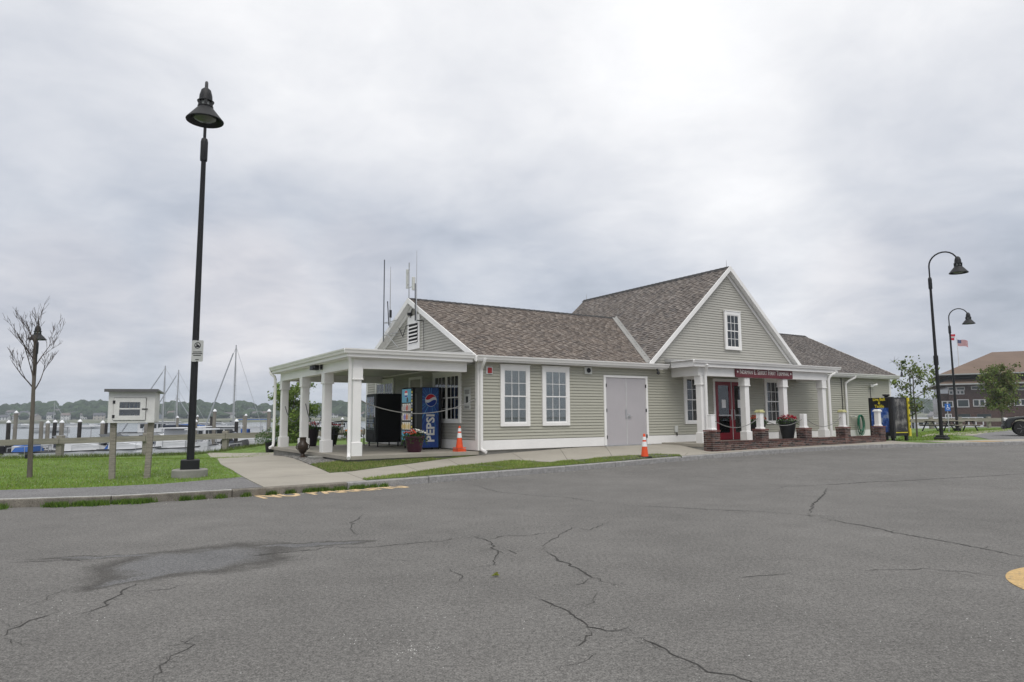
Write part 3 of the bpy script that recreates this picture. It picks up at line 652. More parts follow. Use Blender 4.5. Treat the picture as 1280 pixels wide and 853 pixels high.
for s in (-1, 1):
    a = (GC+s*(GH+.36), -.31, gz0-.02); rake(a, (GC, -.31, GZ+.04), .04, .21); rake((a[0], -.272, a[2]-.05), (GC, -.272, GZ-.01), .05, .13, 'rake_moulding')
    rake((GC+s*GH, -.075, gz0+.05), (GC, -.075, GZ-.17), .035, .15, 'frieze_board')
    m = MB(); s0 = Vector((GC+s*(GH+.3), -.27, gz0-.13)); s1 = Vector((GC, -.27, GZ-.10)); m.loft([[tuple(q), tuple(q+Vector((0, .26, 0))), tuple(q+Vector((0, .26, -.02))), tuple(q+Vector((0, 0, -.02)))] for q in (s0, s1)]); m.build('rake_soffit', white, B, fix=True)
    bx('corner_board', GC+s*GH-.06, GC+s*GH+.06, -.09, -.02, 2.95, 3.28)
# gutters: K profile
def gutter(a, b, out, h=.13, d=.13, name='gutter', parent=B):
    a, b, out = Vector(a), Vector(b), Vector(out); m = MB()
    prof = [(0, 0), (0, -h), (d*.55, -h), (d*.72, -h*.55), (d*.95, -h*.28), (d, 0), (d-.015, 0), (d-.02, -h*.25), (.02, -h*.3), (.012, 0)]
    m.loft([[tuple(q+out*x+Vector((0, 0, z))) for x, z in prof] for q in (a, b)]); return m.build(name, white, parent, fix=True)
bx('fascia_board', -.26, 8.15, -.30, -.27, 2.80, 2.965); bx('fascia_board', 17.35, UE+.28, -.30, -.27, 2.80, 2.965)
bx('soffit', -.26, 8.0, -.269, .0, 2.81, 2.83); bx('soffit', 17.35, UE+.27, -.269, .0, 2.81, 2.83)
gutter((-.26, -.301, 2.985), (8.14, -.301, 2.985), (0, -1, 0)); gutter((17.4, -.301, 2.985), (UE+.30, -.301, 2.985), (0, -1, 0))
# downspouts
def downspout(pts, r=.052, name='downspout'):
    m = MB(); m.tube(pts, r, 8); return m.build(name, white, B, smooth=True)
downspout([(.02, -.37, 2.88), (.02, -.36, 2.80), (.03, -.24, 2.68), (.06, -.11, 2.58), (.06, -.095, 2.45), (.06, -.095, .12), (.06, -.12, .02), (.08, -.34, -.04)])
downspout([(-4.28, -.12, 2.86), (-4.30, -.10, 2.76), (-4.24, -.02, 2.66), (-4.22, .02, 2.55), (-4.21, .02, .10), (-4.23, -.03, .0), (-4.30, -.22, -.07)])
downspout([(-4.42, 8.45, 2.86), (-4.40, 8.40, 2.76), (-4.30, 8.30, 2.66), (-4.27, 8.28, 2.55), (-4.27, 8.28, .10), (-4.30, 8.24, .0), (-4.45, 8.12, -.06)])
downspout([(8.75, -1.70, 2.92), (8.76, -1.66, 2.84), (8.84, -1.56, 2.72), (8.86, -1.52, 2.62), (8.86, -1.5, 2.5), (8.86, -1.5, .12)])
downspout([(16.9, -1.70, 2.92), (16.9, -1.66, 2.84), (16.72, -1.56, 2.74), (16.66, -1.50, 2.62), (16.64, -1.48, 2.5), (16.64, -1.48, .12)])
downspout([(20.62, -.36, 2.88), (20.60, -.34, 2.80), (20.30, -.2, 2.64), (20.2, -.10, 2.54), (20.2, -.09, 2.4), (20.2, -.09, .10)])
m = MB(); m.tube([(19.95, -.04, 2.78), (19.95, -.04, .5)], .018, 6); m.build('conduit', char_m, B)

# ------------------------------------------------------------------ windows
def window(u0, u1, z0, z1, v=0., left=False, sashes=1, cols=3, rws=2, blind=True, trim=.125, dark=False, cap=True):
    """double hung window; face to -y in its own frame, then turned for the left wall"""
    W_ = u1-u0; fr = bpy.data.objects.new('window', None)
    m = MB(); y = -.078
    m.bbox(0, trim, y, .0, 0, z1-z0, .006); m.bbox(W_-trim, W_, y, .0, 0, z1-z0, .006); m.bbox(trim, W_-trim, y+.002, .0, z1-z0-trim*1.1, z1-z0, .006); m.bbox(trim, W_-trim, y+.002, .0, 0, trim*.85, .006)
    if cap: m.bbox(-.015, W_+.015, y-.02, 0, z1-z0, z1-z0+.03, .005)
    fr = m.build('window', white, B)
    if left: fr.location = (0, u1, z0); fr.rotation_euler = (0, 0, -math.pi/2)
    else: fr.location = (u0, v, z0)
    iw = (W_-2*trim-(sashes-1)*.07)/sashes; zb = trim*.85; zt = z1-z0-trim*1.1; zm = (zb+zt)/2
    sm = MB(); gm = MB(); bm_ = MB(); mm = MB()
    for s in range(sashes):
        x0 = trim+s*(iw+.07); x1 = x0+iw
        if s: sm.box(x0-.07, x0, -.07, 0, zb, zt)
        for (a, b, dy) in ((zb, zm+.02, -.050), (zm-.02, zt, -.062)):
            t = .038
            sm.box(x0, x0+t, dy, dy+.012, a, b); sm.box(x1-t, x1, dy, dy+.012, a, b); sm.box(x0+t, x1-t, dy+.001, dy+.012, a, a+t); sm.box(x0+t, x1-t, dy+.001, dy+.012, b-t, b)
            for c in range(1, cols): xc = x0+t+(iw-2*t)*c/cols; mm.box(xc-.009, xc+.009, dy+.002, dy+.010, a+t, b-t)
            for r in range(1, rws): zc_ = a+t+(b-a-2*t)*r/rws; mm.box(x0+t, x1-t, dy+.003, dy+.009, zc_-.009, zc_+.009)
            gm.box(x0+t, x1-t, dy+.0095, dy+.0115, a+t, b-t)
        bm_.box(x0+.01, x1-.01, -.0345, -.0320, zb, zt)
    sm.build('sash', white, fr); gm.build('pane', pane_m, fr); mm.build('muntin', white, fr)
    bm_.build('blind', blind_m if blind else mat('dim_interior', (.035, .036, .038), .9, .35, 2.5), fr)
    return fr
window(.80, 1.95, .74, 2.73); window(2.46, 3.61, .74, 2.73)
window(9.26, 10.42, .72, 2.64, blind=False); window(14.18, 15.34, .66, 2.62, blind=False)
window(11.70, 12.70, 3.75, 5.36, v=-.075, blind=True)
window(1.08, 3.13, .85, 2.60, left=True, sashes=2, blind=False); window(6.64, 8.6, .85, 2.60, left=True, sashes=2, blind=False)
# louvred vent in the left gable
lv = bx('gable_vent', -.06, -.02, 4.30, 5.38, 3.62, 4.92); lv.data.materials.clear(); lv.data.materials.append(white)
m = MB(); m.box(-.064, -.058, 4.44, 5.24, 3.86, 4.60); m.build('vent_opening', dark_m, lv)
for i in range(5):
    z = 3.90+i*.14; m = MB(); m.prism([(-.068, z), (-.066, z+.015), (-.098, z-.062), (-.102, z-.07)], 4.44, 5.24, 'y'); m2 = MB()
    m2.loft([[(-.062, y, z+.05), (-.062, y, z+.035), (-.105, y, z-.02), (-.105, y, z-.005)] for y in (4.44, 5.24)]); m2.build('louvre', white, lv, fix=True)
# lilac double doors
bx('door_frame', 5.17, 5.27, -.06, .02, 0, 2.44); bx('door_frame', 7.22, 7.32, -.06, .02, 0, 2.44); bx('door_frame', 5.17, 7.32, -.062, .02, 2.44, 2.52)
for a, b_, lab in ((5.275, 6.238, 'left leaf of the lilac grey double door'), (6.250, 7.215, 'right leaf of the lilac grey double door')):
    d = bx('door', a, b_, -.035, .01, .015, 2.43, door_grey, label=lab)
    for z in (.3, 1.25, 2.15):
        x = a+.0 if a < 6 else b_; m = MB(); m.box(x-.02, x+.02, -.066, -.034, z-.06, z+.06); m.build('hinge', char_m, d)
    if a > 6:
        m = MB(); m.tube([(a+.10, -.036, 1.03), (a+.10, -.085, 1.03)], .025, 10); m.tube([(a+.10, -.085, 1.03), (a+.22, -.085, 1.03)], .014, 8); m.box(a+.05, a+.15, -.042, -.035, .93, 1.13); m.build('handle', steel_m, d)
    else:
        m = MB(); m.box(b_-.06, b_+.01, -.05, -.035, .95, 1.28); m.build('latch_guard', steel_m, d)
bx('door_astragal', 6.225, 6.262, -.042, -.036, .02, 2.43, mat('pale_grey_metal', (.5, .5, .5), .4))
m = MB(); m.box(5.17, 7.32, -.14, .0, -.02, .012); m.build('threshold', alu_m, B)
# red entrance doors
bx('door_frame', 10.95, 11.05, -.06, .02, .04, 2.42); bx('door_frame', 13.0, 13.1, -.06, .02, .04, 2.42); bx('door_frame', 10.95, 13.1, -.062, .02, 2.42, 2.54)
for a, b_ in ((11.06, 12.005), (12.045, 12.99)):
    m = MB(); y0, y1 = -.06, .0; s = .15
    m.box(a, a+s, y0, y1, .06, 2.41); m.box(b_-s, b_, y0, y1, .06, 2.41); m.box(a+s, b_-s, y0+.001, y1, .06, .34); m.box(a+s, b_-s, y0+.001, y1, 2.26, 2.41); 
    d = m.build('red_door', red_m, B); m = MB(); m.box(a+s, b_-s, -.046, -.043, .34, 2.26); m.build('pane', pane_m, d)
    m = MB(); m.box(a+s, b_-s, -.034, -.031, .34, 2.26); m.build('dim_lobby', mat('dim_interior', (.035, .036, .038), .9), d)
    m = MB(); m.box(a+.1, b_-.1, -.12, -.09, 1.02, 1.07); m.box(a+.12, a+.15, -.09, -.05, 1.02, 1.07); m.box(b_-.15, b_-.12, -.09, -.05, 1.02, 1.07); m.build('push_bar', steel_m, d)
    x = b_-.08 if a < 12 else a+.08; m = MB(); m.tube([(x, -.04, .85), (x, -.10, .88), (x, -.10, 1.26), (x, -.04, 1.29)], .014, 8); m.box(x-.045, x+.045, -.045, -.04, .80, 1.34); m.build('handle', steel_m, d)
    m = MB(); m.box(a+.36, a+.60, -.050, -.0465, 1.35, 1.68); m.build('paper_notice', reflect_m, d)
bx('door_mullion', 12.007, 12.043, -.07, 0, .05, 2.41, mat('pale_grey_metal', (.5, .5, .5)))
# porch door (only its head shows)
bx('door_frame', -.06, .02, 4.07, 4.17, 0, 2.46); bx('door_frame', -.06, .02, 5.12, 5.22, 0, 2.46); bx('door_frame', -.062, .02, 4.07, 5.22, 2.46, 2.56)
bx('porch_door', -.03, .01, 4.18, 5.11, .02, 2.45, mat('beige_door', (.33, .31, .26), .5))

# ------------------------------------------------------------------ wall fittings
s = bx('fire_alarm_horn', .27, .50, -.06, -.02, 2.42, 2.66, reflect_m, label='square white alarm plate with a red strobe'); m = MB(); m.bbox(.31, .46, -.10, -.06, 2.45, 2.63, .01); st = m.build('strobe', mat('alarm_red', (.35, .02, .02), .4), s)
s = bx('wall_speaker', 4.30, 4.62, -.08, -.02, 2.53, 2.79, mat('off_white_plastic', (.55, .56, .53), .5)); m = MB(); m.lathe([(.085, 0), (.085, .02), (.06, .022), (.03, .005)], 18); q = m.build('speaker_cone', black_m, s, smooth=True); q.rotation_euler = (math.pi/2, 0, 0); q.location = (4.46, -.081, 2.66)
m = MB(); m.tube([(7.6, -.28, 2.80), (7.6, -.32, 2.70)], .03, 8); m.lathe([(.0, -.10), (.06, -.07), (.065, -.02), (.05, .01), (.02, .03)], 14, (7.6, -.34, 2.68)); m.build('camera_dome', char_m, B, smooth=True)
m = MB(); m.bbox(8.68, 8.84, -.08, -.02, .42, .66, .01); m.build('outlet_box', mat('off_white_plastic', (.55, .56, .53)), B); m = MB(); m.tube([(8.78, -.06, .42), (8.78, -.07, .28)], .02, 6); m.build('conduit', char_m, B)
f = bx('notice_plate', -.035, -.02, .46, .89, 1.29, 2.01, mat('notice_board_grey', (.50, .51, .50), .5), label='grey white notice plate beside the porch window')
for k, (za, zb_) in enumerate(((1.80, 1.95), (1.50, 1.72), (1.34, 1.42))):
    for r in range(4 if k != 1 else 1):
        zz0 = za+(zb_-za)*r/4 if k != 1 else za
        m = MB()
        if k == 1: m.box(-.038, -.0345, .60, .75, za, zb_)
        else: m.box(-.0375, -.0345, .52, .83, zz0, zz0+(zb_-za)/9)
        m.build('print_block', char_m, f)
fl = MB(); fl.box(22.35, 22.45, -.08, -.02, 2.38, 2.50); f = fl.build('flood_light', mat('off_white_plastic', (.55, .56, .53)), B)
for s_, e_ in ((-1, .20), (1, .24)):
    m = MB(); m.tube([(22.4, -.08, 2.44), (22.4+s_*.10, -.16, 2.46), (22.4+s_*e_, -.26, 2.46+.04*s_)], [.02, .05, .065], 10); m.build('lamp_head', reflect_m, f, smooth=True)
m = MB(); m.tube([(22.4, -.04, 2.38), (22.4, -.04, .42)], .014, 6); m.box(22.33, 22.47, -.09, -.02, .12, .42); m.build('conduit', char_m, B)
m = MB(); m.bbox(-4.33, -4.1, 3.25, 3.60, 2.62, 2.76, .01); m.tube([(-4.33, 3.10, 2.70), (-4.20, 3.10, 2.70)], .055, 10); m.tube([(-4.16, 2.9, 2.60), (-4.16, 2.9, 2.80)], .04, 8); m.build('porch_camera', char_m, B)

# ------------------------------------------------------------------ side porch (left)
PB = .25
def porch_post(u, v, z0, z1, w=.25, lab=None):
    m = MB(); h = w/2; m.bbox(u-h, u+h, v-h, v+h, z0+.38, z1-.30, .008); p = m.build('porch_post', white, B)
    m = MB(); m.bbox(u-h-.04, u+h+.04, v-h-.04, v+h+.04, z0, z0+.385, .012); m.build('post_base', white, p)
    m = MB(); m.bbox(u-h-.03, u+h+.03, v-h-.03, v+h+.03, z1-.31, z1-.005, .008); m.bbox(u-h-.045, u+h+.045, v-h-.045, v+h+.045, z1-.34, z1-.30, .008); m.build('post_capital', white, p)
    return p
for v in (.18, 2.80, 5.28, 7.98): porch_post(-3.98, v, -.03, 2.48)
m = MB(); m.box(-4.30, -.001, -.03, 8.5, -.13, -.03); m.build('porch_slab', concrete_m, B)
m = MB(); m.box(-4.22, -.05, .04, 8.4, -.7, -.13); m.build('porch_footing', found_m, B)
m = MB(); m.bbox(-4.6, -4.302, 2.0, 2.7, -.5, -.12, .02); m.build('footing_block', found_m, B)
bx('porch_beam', -3.86, -.38, .06, .30, 2.47, 2.78); bx('porch_beam', -4.12, -3.86, .04, 8.12, 2.475, 2.78); bx('porch_beam', -3.86, -.04, 7.86, 8.10, 2.47, 2.78)
ceil_m = mat('porch_ceiling', (.50, .50, .47), .6, .05, 1, stretch=(1, 8, 1))
for i in range(27):
    y = .31+i*.28; m = MB(); m.box(-3.855, -.03, y, y+.272, 2.735, 2.75); m.build('ceiling_board', ceil_m, B)
m = MB(); m.prism([(-4.34, 2.78), (-4.34, 2.985), (-.29, 3.08), (-.29, 2.78)], -.16, 8.42, 'y'); m.build('porch_roof', mat('roof_membrane', (.45, .45, .44), .8), B, fix=True)
bx('porch_fascia', -4.38, -4.341, -.20, 8.46, 2.78, 2.98); bx('porch_fascia', -4.34, -.3, -.20, -.161, 2.78, 2.985)
gutter((-4.381, -.22, 3.01), (-4.381, 8.46, 3.01), (-1, 0, 0), .13, .11); gutter((-4.49, -.201, 3.01), (-.30, -.201, 3.01), (0, -1, 0), .13, .11)
bx('porch_soffit', -4.34, -4.12, -.16, 8.4, 2.762, 2.779); bx('porch_soffit', -4.12, -.3, -.16, .05, 2.762, 2.779)
m = MB(); m.lathe([(.10, 0), (.10, .04), (.04, .06)], 16, (-1.6, 2.9, 2.675)); m.build('ceiling_lamp', char_m, B, smooth=True)

# ------------------------------------------------------------------ entrance porch (front)
for u in (8.84, 11.33, 13.72, 16.42): porch_post(u, -1.26, .04, 2.52)
m = MB(); m.box(7.98, 18.98, -2.24, -.034, -.06, .04); m.build('entrance_slab', concrete_m, B)
m = MB(); m.box(8.0, 18.95, -2.23, -.04, -.9, -.06); m.build('porch_footing', found_m, B)
bx('porch_beam', 8.60, 16.72, -1.40, -1.14, 2.52, 2.86); bx('porch_beam', 8.62, 8.86, -1.14, -.02, 2.523, 2.86); bx('porch_beam', 16.46, 16.70, -1.14, -.02, 2.523, 2.86)
for i in range(28):
    x = 8.87+i*.272; m = MB(); m.box(x, x+.264, -1.135, -.03, 2.83, 2.845); m.build('ceiling_board', ceil_m, B)
m = MB(); m.prism([(-1.55, 2.86), (-1.55, 3.05), (.05, 3.24), (.05, 2.86)], 8.25, 17.15, 'x'); m.build('porch_roof', mat('roof_membrane', (.45, .45, .44)), B, fix=True)
bx('porch_fascia', 8.2, 17.2, -1.59, -1.551, 2.84, 3.05); bx('porch_fascia', 8.2, 8.249, -1.55, -.42, 2.84, 3.10); bx('porch_fascia', 17.151, 17.2, -1.55, -.03, 2.84, 3.10)
gutter((8.12, -1.591, 3.09), (17.3, -1.591, 3.09), (0, -1, 0), .12, .11); bx('porch_soffit', 8.25, 17.15, -1.55, -1.40, 2.842, 2.859)
bx('porch_flashing', 8.12, 17.3, -1.55, -.10, 3.06, 3.075, flash_m).rotation_euler = (0, 0, 0)
# name board
sg = MB(); n = 7; out = []
for cx_, cz_, a0 in ((14.10, 2.86, 0), (10.69, 2.86, 90), (10.69, 2.58, 180), (14.10, 2.58, 270)):
    for k in range(n+1): a = R(a0+90*k/n); out.append((cx_+.07*math.cos(a), cz_+.07*math.sin(a)))
sg.prism(out, -1.455, -1.405, 'y'); sign = sg.build('name_board', mat('maroon_sign', (.13, .016, .024), .4, .08), B, label='dark red name board with white lettering over the entrance porch')
txt_m = mat('sign_white', (.75, .74, .70), .5)
text('Norman E. Seifert Ferry Terminal', .27, txt_m, sign, basis((12.395, -1.4555, 2.72), (1, 0, 0), (0, 0, 1), (0, -1, 0)), smallcaps=True, sx=.80)
for x in (10.74, 14.05): m = MB(); m.prism([(x-.05, 2.72), (x, 2.67), (x+.05, 2.72), (x, 2.77)], -1.46, -1.455, 'y'); m.build('star', txt_m, sign)

# ------------------------------------------------------------------ roof antennas and rods
def mast(name, pts, r, m=alu_m, lab=None): mb = MB(); mb.tube(pts, r, 6); return mb.build(name, m, B, label=lab)
a = mast('antenna', [(-.42, 6.90, 4.1), (-.42, 6.90, 7.46)], .022, mat('antenna_dark', (.09, .10, .12), .5), 'tall dark tube antenna at the left of the gable')
m = MB(); 
for z in (4.35, 4.85): m.tube([(-.42, 6.90, z), (-.05, 6.4, z-.05)], .015, 6); m.tube([(-.42, 6.9, z), (-.30, 5.75, z)], .013, 6)
m.tube([(-.42, 6.8, 4.5), (-.3, 5.7, 3.75)], .012, 6); m.build('bracket', alu_m, a)
a = mast('antenna', [(-.40, 6.30, 4.6), (-.40, 6.30, 5.35), (-.40, 6.30, 7.05)], [.028, .022, .010], alu_m, 'thin whip antenna second from the left'); m = MB(); m.tube([(-.38, 6.45, 4.7), (-.38, 6.62, 5.7)], .02, 6); m.tube([(-.38, 6.3, 5.0), (-.38, 6.3, 5.3)], .05, 8); m.build('coil_housing', char_m, a)
a = mast('antenna', [(-.2, 4.95, 5.3), (-.2, 4.95, 6.55), (-.2, 4.95, 6.98)], [.022, .018, .026], alu_m, 'mast with two sector panels on the gable peak')
m = MB(); m.bbox(-.24, -.16, 5.08, 5.16, 6.0, 6.75, .01); m.tube([(-.2, 5.12, 6.15), (-.2, 4.95, 6.15)], .012, 6); m.tube([(-.2, 5.12, 6.6), (-.2, 4.95, 6.6)], .012, 6); m.build('sector_panel', mat('off_white_plastic', (.5, .5, .5)), a)
m = MB(); m.bbox(-.24, -.13, 4.52, 4.62, 5.85, 6.35, .01); m.tube([(-.2, 4.95, 6.0), (-.2, 4.57, 6.0)], .015, 6); m.build('sector_panel', mat('off_white_plastic', (.5, .5, .5)), a)
a = mast('antenna', [(-.36, 3.92, 4.55), (-.36, 3.92, 5.6), (-.36, 3.92, 7.22)], [.024, .016, .008], alu_m, 'tall whip antenna nearest the long roof'); m = MB(); m.tube([(-.36, 4.02, 4.6), (-.36, 4.04, 6.0)], .018, 6); m.tube([(-.36, 3.96, 4.6), (-.36, 3.96, 4.95)], .045, 8); m.tube([(-.36, 3.92, 4.6), (-.05, 3.92, 4.6)], .02, 6); m.tube([(-.10, 3.85, 4.6), (-.08, 3.85, 3.5)], .010, 5); m.build('coil_housing', char_m, a)
m = MB(); m.tube([(-.08, 4.9, 5.2), (-.12, 5.0, 4.85)], .02, 6); m.tube([(-.10, 5.1, 4.95), (-.10, 5.1, 5.05)], .09, 10); m.tube([(-.06, 6.2, 4.6), (-.06, 5.8, 4.2), (-.06, 5.5, 4.6), (-.06, 4.9, 4.6)], .014, 5); m.build('cable_bundle', black_m, B)
for p in ((GC, -.1, GZ), (GC, BACK-.1, GZ)): m = MB(); m.tube([(p[0], p[1], p[2]), (p[0], p[1], p[2]+.33)], [.012, .004], 6); m.build('lightning_rod', flash_m, B)

# ================================================================== things on and round the porch
def brick_course(m, x0, x1, y, z, L=.20, H=.054, G=.012, flip=False, dpt=.095, start=0.):
    x = x0-start*L
    while x < x1-.02:
        a, b = max(x, x0), min(x+L, x1)
        if b-a > .03:
            k = random.uniform(.6, 1.15); c = random.choice([(.22, .105, .088), (.18, .088, .076), (.26, .13, .105), (.11, .068, .062), (.15, .08, .07), (.065, .052, .052), (.30, .18, .15)])
            m.cur = tuple(q*k for q in c); j = random.uniform(-.003, .004)
            yy0, yy1 = (y-j, y+dpt)
            if flip: m.box(yy0, yy1, a, b, z, z+H)
            else: m.box(a, b, yy0, yy1, z, z+H)
        x += L+G
BW = thing('brick_wall', 'low red brick retaining wall with five short piers along the entrance kerb', 'brick wall', BL(7.95, -2.5, .02), RZ)
m = MB(); m.box(.02, 11.04, .004, .27, -.6, .075); m.build('mortar_core', mortar_m, BW)
m = MB(); ZB = -.415
for r in range(7):
    z = ZB+r*.067; brick_course(m, .0, 11.05, .0, z, start=.5*(r % 2)); brick_course(m, .10, .28, -.0, z, flip=True, start=.5*(r % 2))
x = .0
while x < 11.0:                                   # rowlock coping
    k = random.uniform(.7, 1.1); c = random.choice([(.22, .10, .085), (.18, .085, .072), (.13, .07, .062)]); m.cur = tuple(q*k for q in c)
    m.box(x, x+.092, -.012+random.uniform(-.002, .002), .28, .054, .112); x += .102
m.build('brickwork', brick_m, BW, kind='stuff')
for i, u in enumerate((0.0, 2.665, 5.33, 7.995, 10.66)):
    m = MB(); m.box(u+.005, u+.395, -.009, .385, -.6, .43); pc = m.build('pier_core', mortar_m, BW)
    m = MB(); z = ZB; r = 0
    while z < .40:
        o = .5*(r % 2); brick_course(m, u, u+.40, -.014, z, start=o); brick_course(m, u, u+.40, .30, z, start=o)
        brick_course(m, -.014+.09, .30, u, z, flip=True, start=o); brick_course(m, .076, .30, u+.31, z, flip=True, start=o); z += .067; r += 1
    m.cur = (.30, .12, .10); m.box(u-.01, u+.41, -.025, .41, z, z+.055); m.build('pier', brick_m, BW, kind='stuff')
    h = (1.04, 1.12, 1.06, 1.12, 1.14)[i]; m = MB(); m.bbox(u+.10, u+.30, .09, .29, z+.055, h, .012); m.bbox(u+.07, u+.33, .06, .32, z+.055, z+.115, .012); p = m.build('bollard_post', white, BW)
    if i in (1, 3, 4):
        m = MB(); m.bbox(u+.06, u+.34, .05, .33, h, h+.05, .01); m.bbox(u+.085, u+.315, .075, .305, h+.05, h+.10, .02); m.build('post_cap', mat('yellowed_cap', (.50, .48, .24), .6) if i < 4 else white, p)
    if i == 0: m = MB(); m.bbox(u+.09, u+.31, .08, .30, h, h+.02, .008); m.build('post_cap', white, p)
def swag(name, a, b, sag, r, m_, label, cat='rope', group=None, n=16):
    a, b = Vector(a), Vector(b); m = MB(); m.tube([a+(b-a)*(i/n)-Vector((0, 0, sag*4*(i/n)*(1-i/n))) for i in range(n+1)], r, 6)
    o = m.build(name, m_, smooth=True); tag(o, label, cat, group); return o
rope_m = mat('grey_rope', (.20, .20, .19), .8, .2, 30)
swag('rope', BL(8.27, -2.31, .88), BL(10.70, -2.31, .92), .30, .013, rope_m, 'grey rope sagging in front of the red doors between first two wall posts')
swag('rope', BL(10.93, -2.31, .94), BL(13.36, -2.31, .86), .26, .013, rope_m, 'grey rope sagging past the tall black pot by the right window')
swag('rope', BL(13.6, -2.31, .92), BL(16.03, -2.31, .94), .36, .013, rope_m, 'grey rope hung between third and fourth white wall posts')
swag('rope', BL(-3.86, .18, 1.55), BL(-.03, .10, 1.62), .42, .014, rope_m, 'pale rope sagging across the front of the side porch past the vending machines')
swag('rope', BL(-3.98, 5.15, 1.55), BL(-3.98, 2.92, 1.50), .75, .014, mat('dark_rope', (.08, .08, .09)), 'dark rope sagging between the two middle posts of the side porch')
swag('rope', BL(-3.98, 7.85, 1.5), BL(-3.98, 5.40, 1.45), .55, .014, mat('dark_rope', (.08, .08, .09)), 'dark rope between the two rearmost posts of the side porch')

# vending machines --------------------------------------------------
def local_thing(name, label, cat, u, v, z=-.03, rz=0., group=None): return thing(name, label, cat, BL(u, v, z), RZ+rz, group)
# front faces -x (towards the porch), local x 0..depth, y 0..width
def artwork_mat():
    m = bpy.data.materials.new('blue_artwork'); m.use_nodes = True; t = m.node_tree; b = t.nodes['Principled BSDF']; L = t.links.new
    tcn = t.nodes.new('ShaderNodeTexCoord'); mp = t.nodes.new('ShaderNodeMapping'); mp.inputs['Location'].default_value = (-.29, 0, -1.65); L(tcn.outputs['Object'], mp.inputs[0])
    sx = t.nodes.new('ShaderNodeSeparateXYZ'); L(mp.outputs[0], sx.inputs[0])
    an = t.nodes.new('ShaderNodeMath'); an.operation = 'ARCTAN2'; L(sx.outputs[2], an.inputs[0]); L(sx.outputs[0], an.inputs[1])
    n = t.nodes.new('ShaderNodeTexNoise'); n.noise_dimensions = '1D'; n.inputs['Scale'].default_value = 9; n.inputs['Detail'].default_value = 3; L(an.outputs[0], n.inputs['W'])
    ln = t.nodes.new('ShaderNodeVectorMath'); ln.operation = 'LENGTH'; L(mp.outputs[0], ln.inputs[0])
    r1 = t.nodes.new('ShaderNodeMapRange'); L(n.outputs['Fac'], r1.inputs[0]); r1.inputs[1].default_value = .5; r1.inputs[2].default_value = .72
    r2 = t.nodes.new('ShaderNodeMapRange'); L(ln.outputs['Value'], r2.inputs[0]); r2.inputs[1].default_value = .2; r2.inputs[2].default_value = 1.1; r2.inputs[3].default_value = .9; r2.inputs[4].default_value = .12
    ml = t.nodes.new('ShaderNodeMath'); ml.operation = 'MULTIPLY'; L(r1.outputs[0], ml.inputs[0]); L(r2.outputs[0], ml.inputs[1])
    v = t.nodes.new('ShaderNodeTexVoronoi'); v.inputs['Scale'].default_value = 22; L(tcn.outputs['Object'], v.inputs['Vector'])
    r3 = t.nodes.new('ShaderNodeMapRange'); L(v.outputs['Distance'], r3.inputs[0]); r3.inputs[1].default_value = .08; r3.inputs[2].default_value = .22; r3.inputs[3].default_value = .5; r3.inputs[4].default_value = 0
    mxx = t.nodes.new('ShaderNodeMath'); mxx.operation = 'MAXIMUM'; L(ml.outputs[0], mxx.inputs[0]); L(r3.outputs[0], mxx.inputs[1])
    mx = t.nodes.new('ShaderNodeMix'); mx.data_type = 'RGBA'; mx.inputs[6].default_value = (.008, .045, .24, 1); mx.inputs[7].default_value = (.10, .40, .75, 1); L(mxx.outputs[0], mx.inputs[0])
    L(mx.outputs[2], b.inputs['Base Color']); b.inputs['Roughness'].default_value = .35; return m
def cabinet(t, d, wd, h, m_, z0=.10, lab=None):
    m = MB(); m.bbox(0, d, 0, wd, z0, h, .02); c = m.build('cabinet', m_, t); m = MB()
    for x in (.08, d-.08):
        for y in (.08, wd-.08): m = MB(); m.tube([(x, y, 0), (x, y, z0+.01)], .025, 8); m.build('leg', black_m, t)
    return c
# snack machine
t = local_thing('vending_machine', 'plain black snack vending machine with a glass front, leftmost in the porch', 'vending machine', -1.27, 5.34); cabinet(t, .97, 1.02, 1.98, mat('black_enamel', (.006, .006, .007), .5, .1, spec=.25), .16)
m = MB(); m.box(-.035, -.001, .02, 1.0, .2, 1.96); d = m.build('door', black_m, t)
m = MB(); m.box(-.042, -.036, .22, .92, .62, 1.86); m.build('pane', pane_m, d)
m = MB(); m.box(-.0355, -.0352, .22, .92, .62, 1.86); m.build('interior', mat('shop_grey', (.10, .105, .11), .7), d)
for i in range(6): m = MB(); m.box(-.0365, -.0357, .22, .92, .70+i*.19, .715+i*.19); m.build('shelf', alu_m, d)
rs = random.Random(3)
for i in range(6):
    m = MB()
    for j in range(6):
        m.cur = rs.choice([(.2, .2, .22), (.3, .25, .1), (.25, .08, .08), (.1, .15, .3), (.35, .35, .35)]); m.box(-.0363, -.0358, .25+j*.11, .33+j*.11, .72+i*.19, .85+i*.19)
    m.build('product_row', petal_m, d, kind='stuff')
m = MB(); m.box(-.05, -.034, .08, .17, 1.1, 1.5); m.build('keypad', steel_m, d); m = MB(); m.box(-.045, -.034, .25, .85, .28, .48); m.build('dispense_flap', char_m, d)
